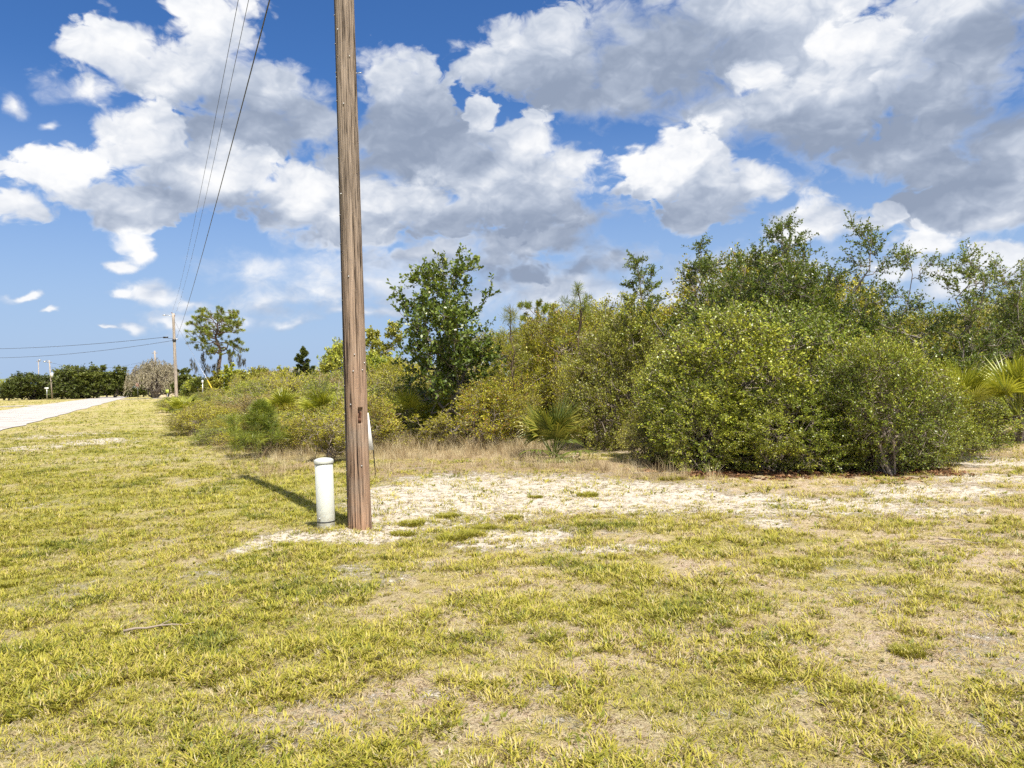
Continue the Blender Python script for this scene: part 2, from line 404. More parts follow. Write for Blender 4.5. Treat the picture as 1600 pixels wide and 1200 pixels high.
def ground_mat():
    m, nt, p = new_mat('ground_soil'); pos = nt.nodes.new('ShaderNodeNewGeometry').outputs['Position']
    sand, green, dry, lit = (attr(nt, k) for k in ('sand', 'green', 'dry', 'litter'))
    f = noise(nt, pos, 14, 5, 0.65); f2 = noise(nt, pos, 60, 4, 0.7); f3 = noise(nt, pos, 2.2, 5, 0.6); f4 = noise(nt, pos, 170, 3, 0.6)
    f5 = noise(nt, vmath(nt, 'MULTIPLY', pos, (1, 1, 1)), 34, 5, 0.75, 1.5)
    soil = ramp(nt, f * 0.35 + f2 * 0.35 + f5 * 0.3, [(0.39, (.10, .06, .035)), (0.45, (.43, .31, .20)), (0.51, (.60, .475, .33)), (0.64, (.70, .60, .46))])
    thatch = ramp(nt, f2 * 0.4 + f4 * 0.3 + f5 * 0.3, [(0.39, (.10, .072, .025)), (0.46, (.38, .295, .11)), (0.54, (.56, .455, .20)), (0.68, (.66, .57, .31))])
    grn = ramp(nt, f2 * 0.4 + f * 0.3 + f5 * 0.3, [(0.38, (.11, .11, .02)), (0.47, (.28, .27, .05)), (0.60, (.42, .39, .09))])
    sandc = ramp(nt, f2 * 0.25 + f * 0.35 + f5 * 0.40, [(0.34, (.25, .185, .125)), (0.42, (.43, .355, .27)), (0.50, (.535, .47, .38)), (0.66, (.615, .56, .475))])
    drc = ramp(nt, f2 * 0.6 + f5 * 0.4, [(0.34, (.13, .085, .045)), (0.48, (.33, .235, .13)), (0.62, (.50, .385, .24))])
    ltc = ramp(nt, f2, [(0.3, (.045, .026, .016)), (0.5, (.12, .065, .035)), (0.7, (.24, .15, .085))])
    c = mixc(nt, (f3 + (f5 - 0.5) * 0.5).step(0.46, 0.62), soil, thatch)
    c = mixc(nt, (green + (f - 0.5) * 0.7).clamp() * 0.85, c, grn)
    c = mixc(nt, (dry + (f - 0.5) * 0.5).clamp() * 0.9, c, drc)
    sw = (sand * 1.05 + (f - 0.5) * 1.7 + (f2 - 0.5) * 0.5 + (f5 - 0.5) * 1.6 + (noise(nt, pos, 5.0, 4, 0.6) - 0.5) * 1.2).step(0.38, 1.02)
    c = mixc(nt, sw, c, sandc)
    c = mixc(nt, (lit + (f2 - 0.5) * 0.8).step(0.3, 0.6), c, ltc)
    nt.links.new(c, p.inputs['Base Color']); p.inputs['Roughness'].default_value = 0.95; p.inputs['Specular IOR Level'].default_value = 0.1
    bump(nt, p, (f2 * 0.6 + f5 * 0.6 + f4 * 0.25) * (1.0 - sw * 0.78) + f * 0.8, 0.9, 0.04)
    return m
def build_ground():
    r = np.concatenate([np.linspace(0.3, 1.8, 8), np.geomspace(2.0, 60, 240), np.geomspace(63, 6000, 60)])
    a0 = np.radians(46); fr = np.linspace(-a0, a0, 420); bk = np.linspace(a0, 2 * np.pi - a0, 80)[1:-1]
    th = np.concatenate([fr, bk]); n = len(th)
    R_, T_ = np.meshgrid(r, th, indexing='ij'); x, y = R_ * np.sin(T_), R_ * np.cos(T_)
    x, y = np.append(x.ravel(), 0), np.append(y.ravel(), 0)
    V = np.stack([x, y, hgt(x, y)], -1)
    i = np.arange(len(r) - 1)[:, None] * n; j = np.arange(n)[None]; k = (j + 1) % n
    Q = np.stack([i + j, i + n + j, i + n + k, i + k], -1).reshape(-1, 4)
    T = [(len(x) - 1, a, (a + 1) % n) for a in range(n)]
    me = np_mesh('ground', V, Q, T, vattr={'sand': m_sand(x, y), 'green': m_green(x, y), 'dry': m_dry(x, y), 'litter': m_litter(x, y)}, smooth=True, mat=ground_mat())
    tag(obj('ground', me), kind='structure')
build_ground()

def strip(name, pts_l, pts_r, z, mat):
    V = [(*q[:2], z) for ab in zip(pts_l, pts_r) for q in ab]
    Q = [(2 * k, 2 * k + 1, 2 * k + 3, 2 * k + 2) for k in range(len(pts_l) - 1)]
    return tag(obj(name, np_mesh(name, V, Q, mat=mat)), kind='structure')
def road_mat():
    m, nt, p = new_mat('pale_road'); pos = nt.nodes.new('ShaderNodeNewGeometry').outputs['Position']
    n1 = noise(nt, pos, 0.35, 4, 0.6); n2 = noise(nt, pos, 30, 4, 0.7); n3 = noise(nt, vmath(nt, 'MULTIPLY', pos, (1, .3, 1)), 1.5, 4, 0.6)
    c = ramp(nt, n1 * 0.4 + n2 * 0.3 + n3 * 0.3, [(0.36, (.29, .255, .22)), (0.48, (.43, .39, .35)), (0.64, (.52, .48, .44))])
    nt.links.new(c, p.inputs['Base Color']); p.inputs['Roughness'].default_value = 0.9; bump(nt, p, n2, 0.4, 0.01)
    return m
RM = road_mat()
rng = np.random.default_rng(7)
ss = np.concatenate([np.arange(-60, 60, 2.0), np.arange(60, 226, 5.0)])
strip('road', [along(s, -13.2 + .12 * math.sin(s * 1.3) + rng.normal(0, .06)) for s in ss], [along(s, -6.0 + .10 * math.sin(s * .9) + rng.normal(0, .07)) for s in ss], 0.03, RM)
ys = np.linspace(0, 1, 12)
strip('side_road', [along(113 + 2 * math.sin(k * 9), -13.1 - 70 * k) for k in ys], [along(107, -13.1 - 70 * k) for k in ys], 0.034, RM)
strip('cross_street', [along(152, -6 + 60 * k) for k in ys], [along(146, -6 + 60 * k) for k in ys], 0.034, RM)

# ------------------------------------------------------------------ poles, pedestal, signs, wires
M_WOOD = wood_mat('weathered_pole_wood', (.034, .024, .018), (.27, .215, .165), (1.30, .86, .60))
M_WOODF = wood_mat('far_pole_wood', (.16, .13, .10), (.42, .36, .30), (1.0, .9, .8))
M_STEEL = plain('galvanised_steel', (.45, .45, .44), .4, .7); M_RUST = plain('rusty_iron', (.13, .06, .035), .8, .2, .4, 40)
M_BLACK = plain('black_rubber', (.02, .02, .022), .5); M_WIRE = plain('dark_wire', (.035, .035, .04), .5)
M_PED, nt, p = new_mat('pale_green_plastic'); oc = ocoord(nt); sp = nt.nodes.new('ShaderNodeSeparateXYZ'); nt.links.new(oc, sp.inputs[0])
_d = noise(nt, oc, 22, 5, .65); _z = E(nt, sp.outputs[2]).step(.30, .03)
nt.links.new(mixc(nt, (_d.step(.5, .75) * .22 + _z * _d.step(.36, .62) * .65).clamp(), mixc(nt, noise(nt, oc, 3, 3, .5), (.52, .535, .47), (.58, .59, .525)), (.34, .29, .20)), p.inputs['Base Color']); p.inputs['Roughness'].default_value = .45
M_X = None; M_WHITE = plain('white_board', (.78, .77, .73), .5, 0, .05)
M_YEL = plain('yellow_plastic', (.62, .46, .04), .45, 0, .08); M_CERAM = plain('brown_porcelain', (.20, .10, .06), .25)

def utility_shaft(H, r0, r1, seg, rings, seed, notch=None):
    rg = np.random.default_rng(seed)
    z = np.concatenate([np.linspace(-0.25, 3.5, rings), np.linspace(3.5, H, rings)[1:]])
    if notch: z = np.sort(np.concatenate([z, np.linspace(notch[1] - notch[3] - .01, notch[1] + notch[3] + .01, 16)]))
    th = np.arange(seg) * 2 * np.pi / seg
    Z, T = np.meshgrid(z, th, indexing='ij'); R = r0 + (r1 - r0) * np.clip(Z / H, 0, 1)
    a = T / (2 * np.pi) * 64
    R = R + 0.006 * (fbm(a * 1.0, Z * .35, 3, seed) - .5) + 0.004 * (vnoise(a * 2.2, Z * .8, seed + 3) - .5)
    for k in range(46):                                    # drying checks
        t0, zc, L = rg.uniform(0, 2 * np.pi), rg.uniform(0, H), rg.uniform(.5, 2.2)
        t1 = t0 + .10 * np.sin(Z * 1.7 + k); d = np.abs((T - t1 + np.pi) % (2 * np.pi) - np.pi)
        R = R - rg.uniform(.008, .022) * np.exp(-(d * r0 / .006) ** 2) * np.clip(1 - np.abs(Z - zc) / L, 0, 1)
    R = R + .010 * np.exp(-np.clip(Z, 0, 9) / .18)
    if notch:
        t0, zc, hw, hh = notch; d = np.abs((T - t0 + np.pi) % (2 * np.pi) - np.pi) * r0
        R = np.where((d < hw) & (np.abs(Z - zc) < hh), R - .055, R)
    V = np.stack([R * np.cos(T), R * np.sin(T), Z], -1).reshape(-1, 3); m, n = len(z), seg
    i = np.arange(m - 1)[:, None] * n; j = np.arange(n)[None]; k = (j + 1) % n
    Q = np.stack([i + j, i + k, i + n + k, i + n + j], -1).reshape(-1, 4)
    V = np.concatenate([V, [(0, 0, H + .01)]]); T_ = [((m - 1) * n + q, (m - 1) * n + (q + 1) % n, len(V) - 1) for q in range(n)]
    return np_mesh('shaft', V, Q, T_, smooth=True)

# --- the near pole
PB = Vector((POLE.x, POLE.y, 0)); top = at_depth(531.5, 0, PB.y); axis = (top - PB).normalized()
pole = thing('utility_pole', 'tall weathered wooden utility pole standing beside the pale pedestal', 'utility pole', PB)
pole.rotation_euler = axis.to_track_quat('Z', 'Y').to_euler(); pole.rotation_euler.z = 0
bpy.context.view_layer.update(); PM = pole.matrix_world.copy(); PMI = PM.inverted()
PH, PR0, PR1 = 10.3, .124, .088
def prad(z): return PR0 + (PR1 - PR0) * z / PH
def on_pole(u, v):
    """point of the shaft seen at a pixel: angle and height in pole coordinates"""
    o = PMI @ Vector((0, 0, CAM_Z)); d = (PMI.to_3x3() @ ray(u, v)).normalized(); r = .125
    for _ in range(4):
        A = d.x ** 2 + d.y ** 2; B = o.x * d.x + o.y * d.y; C = o.x ** 2 + o.y ** 2 - r * r
        t = (-B - math.sqrt(max(0, B * B - A * C))) / A; p = o + d * t; r = prad(p.z)
    return math.atan2(p.y, p.x), p.z
nt_, nz_ = on_pole(563.5, 650)
obj('shaft', utility_shaft(PH, PR0, PR1, 180, 120, 5, (nt_, nz_, .030, .082)), pole, M_WOOD)
def pp(t, z, off=0.0): r = prad(z) + off; return (r * math.cos(t), r * math.sin(t), z)
mb = MB(); rr = prad(nz_) - .03
mb.tube([(rr * math.cos(nt_ + a), rr * math.sin(nt_ + a), nz_ + b) for a, b in ((-.16, .03), (-.13, -.02), (0, -.035), (.12, -.01), (.15, .03), (.05, .05))], .009, 6)
mb.box(pp(nt_, nz_ - .045, -.035), (.016, .016, .022)); obj('rusty_hook', mb.mesh('rusty_hook', M_RUST), pole)
gt, _ = on_pole(527, 300); gt2, _ = on_pole(554, 780)
mb = MB(); gz = np.linspace(.05, 9.6, 60); gth = gt + 0.0 * gz
mb.tube([pp(gt + .03 * math.sin(q * .8), q, .004) for q in gz], .0055, 6); gw = obj('ground_wire', mb.mesh('ground_wire', M_WIRE), pole)
mb0 = MB(); mb0.tube([(0, -.012, -.004), (0, -.012, .008), (0, .012, .008), (0, .012, -.004)], .003, 4); st_me = mb0.mesh('staple', M_STEEL)
for q in np.arange(.35, 6.6, .31):
    s_ = obj('staple', st_me, gw); t = gt + .03 * math.sin(q * .8); s_.location = pp(t, q, .004); s_.rotation_euler = (0, math.pi / 2, t)
    s_.rotation_euler = (0, math.radians(90), t)
mb = MB(); mb.lathe([(0, .013), (.005, .012), (.0085, .007), (.009, 0), (.009, -.01)], 10); bolt_me = mb.mesh('bolt', M_STEEL, True)
for u, v in ((554, 554), (552, 580), (566, 578), (569, 567), (545, 432), (528, 46), (546, 88), (522, 120), (537, 162), (548, 632), (565, 728), (533, 303)):
    t, q = on_pole(u, v); b_ = obj('bolt', bolt_me, pole); b_.location = pp(t, q, -.001); b_.rotation_euler = (0, math.pi / 2, t)
t, q = on_pole(551.5, 110); mb = MB(); a = np.linspace(0, 2 * np.pi, 15)
mb.tube([(.03 + .028 * math.cos(k), .012 * math.sin(k), .0) for k in a], .004, 6); mb.tube([(-.02, 0, 0), (.004, 0, 0)], .006, 6)
e_ = obj('eye_hook', mb.mesh('eye_hook', M_STEEL), pole); te = math.atan2(0, 1) ; e_.location = pp(te + .1, q, 0); e_.rotation_euler = (0.25, -.1, te + .1)
def insulator(parent, p, r=.05):
    mb = MB(); mb.lathe([(.012, -.10), (.012, 0), (r, .005), (r * 1.05, .03), (r * .6, .05), (r * .75, .07), (r * .5, .10), (0, .105)], 14)
    o = obj('insulator', mb.mesh('insulator', M_CERAM, True), parent); o.location = p; return o
def crossarm(parent, z, half, y=0.0, mat=M_WOODF):
    mb = MB(); mb.box((0, y, z), (half, .045, .055)); return obj('crossarm', mb.mesh('crossarm', mat), parent)
obj_arm_dir = math.atan2(RN.y, RN.x)
mb = MB(); R2 = Matrix.Rotation(obj_arm_dir, 3, 'Z'); mb.box((R2 @ Vector((-.08, -.14, 9.76)))[:], (.30, .045, .055), R2); xarm = obj('crossarm', mb.mesh('crossarm', M_WOOD), pole)
NW = []
for off, z in ((-.20, 9.90), (-.02, 9.90)):
    q = R2 @ Vector((off, -.14, z)); insulator(xarm, q); NW.append(PM @ (q + Vector((0, 0, .09))))
mb = MB(); q = R2 @ Vector((0, -.13, 8.6)); mb.box(q[:], (.05, .05, .03), R2); obj('wire_clamp', mb.mesh('wire_clamp', M_STEEL), pole); NW.append(PM @ q)

# --- the far pole on the same line
FB = Vector((0, 0, 0)); d = ray(276, 629); FB = Vector((d.x / d.y * 88, 88, 0)); ft = at_depth(269, 490, 88)
fax = (ft - FB); fpole = thing('utility_pole', 'distant leaning utility pole with street light arm, beside the tall pine', 'utility pole', FB)
fpole.rotation_euler = fax.normalized().to_track_quat('Z', 'Y').to_euler(); fpole.rotation_euler.z = 0
bpy.context.view_layer.update(); FM = fpole.matrix_world.copy(); FH = fax.length
obj('shaft', utility_shaft(FH, .19, .14, 20, 10, 9), fpole, M_WOODF)
mb = MB(); mb.tube([(-.1, 0, FH - .35), (-.5, -.05, FH - .2), (-.9, -.1, FH - .18)], .03, 6); la = obj('lamp_arm', mb.mesh('lamp_arm', M_STEEL), fpole)
mb = MB(); mb.lathe([(0, -.06), (.16, -.05), (.17, 0), (.10, .07), (0, .09)], 12, (-1.0, -.1, FH - .18)); obj('lamp_head', mb.mesh('lamp_head', M_STEEL, True), la)
mb = MB(); mb.lathe([(.145, 0), (.20, .01), (.21, .3), (.145, .32)], 12, (0, 0, FH - 3.25)); obj('cable_band', mb.mesh('cable_band', M_BLACK), fpole)
mb = MB(); mb.tube([(-.14, 0, FH - 2.85), (-.7, 0, FH - 2.85)], .02, 6); mb.box((-.95, -.05, FH - 2.72), (.26, .09, .09)); obj('splice_box', mb.mesh('splice_box', M_BLACK), fpole)
mb = MB(); mb.box((.22, 0, FH - 2.95), (.2, .06, .05)); obj('bracket', mb.mesh('bracket', M_STEEL), fpole)
for q in ((-.16, 0, FH + .02), (.16, 0, FH - .3)): insulator(fpole, q, .07)
FW = [FM @ Vector((-.15, 0, FH + .10)), FM @ Vector((.16, 0, FH - .22)), FM @ Vector((.2, 0, FH - 2.95))]
def wire(name, a, b, sag, r, label, group=None, n=40):
    t = np.linspace(0, 1, n)[:, None]; P = np.array(a) * (1 - t) + np.array(b) * t; P[:, 2] -= (4 * sag * t * (1 - t)).ravel()
    mb = MB(); mb.tube(P, r, 5); return tag(obj(name, mb.mesh(name, M_WIRE, True)), label, 'power line', group)
wire('power_line', NW[0], FW[0], .95, .0065, 'thin overhead wire, leftmost of the three running from the near pole')
wire('power_line', NW[1], FW[1], .95, .0065, 'thin overhead wire, middle one of the three running from the near pole')
wire('power_line', NW[2], FW[2], .6, .013, 'thick dark overhead cable running from near pole to far pole')
wire('power_line', FM @ Vector((-1.2, -.05, FH - 2.7)), at_depth(-120, 544, 120), .6, .025, 'upper of two wires crossing the sky left of the far pole')
wire('power_line', FM @ Vector((-.2, 0, FH - 3.1)), at_depth(-120, 556, 120), 1.0, .022, 'lower of two wires crossing the sky left of the far pole')
ga = ground(338, 622); gd = Vector((d.x, d.y, 0)); GA = at_depth(338, 619, 80); GA = Vector((GA.x, GA.y, max(GA.z, 0.1)))
gtop = FM @ Vector((.12, 0, FH - .9)); guy = thing('guy_wire', 'guy wire with a yellow guard, anchored right of the far pole', 'guy wire', (GA.x, GA.y, 0))
mb = MB(); mb.tube([gtop - guy.location, GA - guy.location], .018, 5); obj('strand', mb.mesh('strand', M_STEEL), guy)
k1 = 2.75 / (gtop - GA).length; mb = MB(); mb.tube([GA - guy.location, GA + (gtop - GA) * k1 - guy.location], .06, 8); obj('guard', mb.mesh('guard', M_YEL), guy)
mb = MB(); mb.tube([(0, 0, -.3), GA - guy.location], .03, 6); obj('anchor_rod', mb.mesh('anchor_rod', M_STEEL), guy)

# --- pedestal
ped = thing('telephone_pedestal', 'pale green round plastic cable pedestal beside the wooden pole', 'cable pedestal', PED)
px2 = lambda u, v: at_depth(u, v, PED.y)
PHt = (px2(504, 715) - px2(510, 826)).length; ped.rotation_euler = (0, -.012, 0)
r = .0995
mb = MB(); mb.lathe([(r * .97, -.1), (r * .97, .075), (r * .985, .08), (r * .985, PHt - .045), (r * .9, PHt - .043)], 48); pbody = obj('body', mb.mesh('body', M_PED, True), ped)
mb = MB(); mb.lathe([(r * .9, PHt - .05), (r * 1.06, PHt - .048), (r * 1.075, PHt - .042), (r * 1.075, PHt - .02), (r * 1.03, PHt - .008), (r * .8, PHt + .004), (r * .4, PHt + .012), (0, PHt + .014)], 48); obj('cap', mb.mesh('cap', M_PED, True), ped)
mb = MB(); mb.lathe([(r * .97, .092), (r * 1.012, .093), (r * 1.012, .104), (r * .97, .105)], 48); obj('band', mb.mesh('band', M_BLACK, True), pbody)
mb = MB(); mb.lathe([(0, .012), (.008, .011), (.011, .004), (.011, -.01)], 10); sc = obj('lock_bolt', mb.mesh('lock_bolt', M_STEEL, True), pbody); sc.location = (-.045, -.090, .14); sc.rotation_euler = (math.pi / 2, 0, -.45)

# --- white notice board on a stake, mostly behind the pole
nb = ground(587, 742); bd = thing('notice_board', 'white board on a thin dark stake leaning behind the wooden pole', 'sign', nb)
cr = [at_depth(583.5, 703, nb.y), at_depth(575.5, 645, nb.y)]; lc = [at_depth(553, 706, nb.y), at_depth(546, 648, nb.y)]
P4 = [np.array(q - nb) for q in (lc[0], cr[0], cr[1], lc[1])]; V = P4 + [q + np.array((0, .012, 0)) for q in P4]
obj('board', np_mesh('board', V, [(0, 1, 2, 3), (7, 6, 5, 4), (0, 4, 5, 1), (1, 5, 6, 2), (2, 6, 7, 3), (3, 7, 4, 0)], mat=M_WHITE), bd)
mb = MB(); mb.tube([(0, .02, -.1), np.array(at_depth(583, 703, nb.y) - nb) + (0, .02, 0), np.array(at_depth(574, 648, nb.y) - nb) + (0, .02, 0)], .009, 6); obj('stake', mb.mesh('stake', M_BLACK), bd)

# --- far things by the road
def simple_pole(u, vb, vt, ut, Y, label, r=.13, lamp=None, transformer=None):
    b = at_depth(u, vb, Y); b = Vector((b.x, Y, 0)); t = at_depth(ut, vt, Y) - b
    o = thing('utility_pole', label, 'utility pole', b); mb = MB(); mb.tube([(0, 0, -.2), t * .5, t], [r, r * .88, r * .72], 10); obj('shaft', mb.mesh('shaft', M_WOODF, True), o)
    if lamp:
        e = at_depth(lamp[0], lamp[1], Y) - b; mb = MB(); mb.tube([t * .97, (t * .97 + e) / 2 + Vector((0, 0, .3)), e], .05, 6); la_ = obj('lamp_arm', mb.mesh('lamp_arm', M_STEEL), o)
        mb = MB(); mb.lathe([(0, -.16), (.30, -.10), (.34, 0), (.2, .14), (0, .18)], 12, e); obj('lamp_head', mb.mesh('lamp_head', M_STEEL, True), la_)
    if transformer:
        e = t * transformer; mb = MB(); mb.lathe([(0, -.5), (.26, -.48), (.27, .4), (.2, .5), (0, .52)], 14, e + Vector((.38, -.1, 0))); obj('transformer', mb.mesh('transformer', M_WHITE, True), o)
    mb = MB(); mb.box(t * .95, (.5, .05, .06)); obj('crossarm', mb.mesh('crossarm', M_WOODF), o); return o
simple_pole(82, 622, 563, 77, 165, 'thin pale utility pole with a lamp, left of the road end', .16, lamp=(70, 565), transformer=.62)
simple_pole(61, 622, 562, 60, 200, 'dark utility pole top with white lamp above the left trees', .14, lamp=(62, 562.5))
simple_pole(246, 622, 548, 241.5, 150, 'grey utility pole with white transformer behind the pale drooping tree', .2, transformer=.62)
wire('power_line', at_depth(77, 566, 165), at_depth(241, 560, 150), 1.6, .02, 'faint upper wire over the trees left of the far pole'); wire('power_line', at_depth(77, 573, 165), at_depth(241, 567, 150), 1.2, .02, 'faint lower wire over the trees left of the far pole')

def sign_post(name, label, cat, u, vb, vt, Y, r=.04):
    b = at_depth(u, vb, Y); b = Vector((b.x, Y, 0)); h = (at_depth(u, vt, Y) - b).z
    o = thing(name, label, cat, b); mb = MB(); mb.tube([(0, 0, -.1), (0, 0, h)], r, 8); obj('post', mb.mesh('post', M_STEEL), o); return o, h
so, h = sign_post('stop_sign', 'small red stop sign at the far end of the verge', 'stop sign', 215.5, 617, 598, 143)
M_RED = plain('sign_red', (.62, .09, .07), .5, 0, .08); a = np.arange(8) * math.pi / 4 + math.pi / 8
def octo(rad, y, name, mat, th=.02):
    V = [(rad * math.cos(k), y, h - .42 + rad * math.sin(k)) for k in a]; V += [(x, yy + th, z) for x, yy, z in V]
    Q = [(k, (k + 1) % 8, 8 + (k + 1) % 8, 8 + k) for k in range(8)]; T = [(0, k + 1, k) for k in range(1, 7)] + [(8, 8 + k, 9 + k) for k in range(1, 7)]
    return obj(name, np_mesh(name, V, Q, T, mat=mat), so)
octo(.47, -.07, 'rim', M_WHITE); face = octo(.42, -.08, 'face', M_RED)
def text(parent, body, size, loc, mat):
    c = bpy.data.curves.new('lettering', 'FONT'); c.body = body; c.size = size; c.extrude = .004; c.align_x = 'CENTER'; c.align_y = 'CENTER'
    o = bpy.data.objects.new('lettering', c); COL.objects.link(o); bpy.context.view_layer.update()
    me = bpy.data.meshes.new_from_object(o.evaluated_get(bpy.context.evaluated_depsgraph_get())); bpy.data.objects.remove(o)
    me.materials.clear(); me.materials.append(mat); q = bpy.data.objects.new('lettering', me); link(q, parent); q.location = loc; q.rotation_euler = (math.pi / 2, 0, 0); return q
text(face, 'STOP', .30, (0, -.09, h - .42), M_WHITE)
so, h = sign_post('sign_board', 'white board sign on a thin post at the left treeline', 'sign', 73.5, 622, 606, 160, .08)
mb = MB(); mb.box((0, -.08, h - .1), (.42, .03, .16)); obj('board', mb.mesh('board', M_WHITE), so)
so, h = sign_post('marker_post', 'slim white marker post in brush left of the yellow guard', 'marker post', 317, 617, 597, 82, .045)
mb = MB(); mb.lathe([(.05, 0), (.10, .03), (.10, .26), (.04, .32), (0, .33)], 10, (0, 0, h - .1)); obj('marker_head', mb.mesh('marker_head', M_WHITE, True), so)
so, h = sign_post('marker_post', 'short pale marker post just left of the far pole', 'marker post', 262, 625, 609, 96, .05)
mb = MB(); mb.box((0, -.06, h - .2), (.18, .02, .22)); obj('marker_plate', mb.mesh('marker_plate', plain('lime_plate', (.42, .50, .08), .5)), so)

# --- a house roof behind the brush
hb = at_depth(425, 600, 130); hh = at_depth(452, 575, 130).z
ho = thing('house', 'pale roofed house half hidden behind the brush near the cedar', 'house', (hb.x, 130, 0))
w_, dp = 5.0, 5.0
mb = MB(); mb.box((3.5, 4, (hh - 1.3) / 2), (w_, dp, (hh - 1.3) / 2)); obj('wall', mb.mesh('wall', plain('stucco', (.55, .5, .42), .8)), ho)
zr, ze = hh, hh - 1.35
V = [(3.5 - w_ - .5, 4 - dp - .5, ze), (3.5 + w_ + .5, 4 - dp - .5, ze), (3.5 + w_ + .5, 4 + dp + .5, ze), (3.5 - w_ - .5, 4 + dp + .5, ze), (3.5 - 3, 4, zr), (3.5 + 3, 4, zr)]
obj('roof', np_mesh('roof', V, [(0, 1, 5, 4), (2, 3, 4, 5), (3, 2, 1, 0)], [(1, 2, 5), (3, 0, 4)], mat=plain('pale_roof', (.22, .22, .23), .6)), ho)

# ------------------------------------------------------------------ plants
def unit(v): return v / (np.linalg.norm(v, axis=-1, keepdims=True) + 1e-9)
class Leaves:
    def __init__(s): s.P, s.D, s.L, s.W, s.C = [], [], [], [], []
    def add(s, P, D, L, W, C):
        P = np.atleast_2d(P); n = len(P); s.P.append(P); s.D.append(np.broadcast_to(D, (n, 3)))
        for a, x in ((s.L, L), (s.W, W), (s.C, C)): a.append(np.broadcast_to(x, (n,)))
    def mesh(s, name, rg, mat=None, up=0.5, fold=0.25, droop=0.0):
        P, D = np.concatenate(s.P), unit(np.concatenate(s.D)); L, W_, C = (np.concatenate(a) for a in (s.L, s.W, s.C)); n = len(P)
        N = unit(rg.normal(size=(n, 3)) + np.array([.25, -.45, 1.0]) * up * 1.6); side = unit(np.cross(D, N)); N = unit(np.cross(side, D))
        mid = P + D * (L * .55)[:, None]; tip = P + D * L[:, None] - np.array([0, 0, 1]) * (droop * L)[:, None]
        lf = mid + side * (W_ / 2)[:, None] + N * (fold * W_ / 2)[:, None]; rt = mid - side * (W_ / 2)[:, None] + N * (fold * W_ / 2)[:, None]
        V = np.stack([P, rt, tip, lf], 1).reshape(-1, 3)
        return np_mesh(name, V, np.arange(n * 4).reshape(-1, 4), fattr={'var': C}, mat=mat)
def tubes_np(segs, n=3):
    """many thin straight tapered twigs at once: segs = [(p0, p1, r0, r1)]"""
    A = np.array([q[0] for q in segs]); B = np.array([q[1] for q in segs]); r0 = np.array([q[2] for q in segs]); r1 = np.array([q[3] for q in segs])
    t = unit(B - A); ref = np.where(np.abs(t[:, 2:3]) < .9, np.array([[0, 0, 1.]]), np.array([[1., 0, 0]])); a = unit(np.cross(t, ref)); b = np.cross(t, a)
    th = np.arange(n) * 2 * np.pi / n; ring = np.cos(th)[None, :, None] * a[:, None] + np.sin(th)[None, :, None] * b[:, None]
    V = np.concatenate([A[:, None] + ring * r0[:, None, None], B[:, None] + ring * r1[:, None, None]], 1); m = len(segs)
    base = np.arange(m)[:, None] * (2 * n); j = np.arange(n)[None]; k = (j + 1) % n
    return V.reshape(-1, 3), np.stack([base + j, base + k, base + n + k, base + n + j], -1).reshape(-1, 4)
def curve_segs(p0, p1, r0, r1, rg, n=6, wob=.08, sagup=.15):
    p0, p1 = np.array(p0, float), np.array(p1, float); t = np.linspace(0, 1, n + 1)[:, None]; L = np.linalg.norm(p1 - p0)
    P = p0 + (p1 - p0) * t + rg.normal(0, wob * L / n, (n + 1, 3)) * np.sin(t * np.pi) * 1.5
    P[:, 2] += (np.sin(t * np.pi) * sagup * L * .5).ravel(); P[0], P[-1] = p0, p1
    R = r0 + (r1 - r0) * t.ravel()
    return [(P[i], P[i + 1], R[i], R[i + 1]) for i in range(n)]

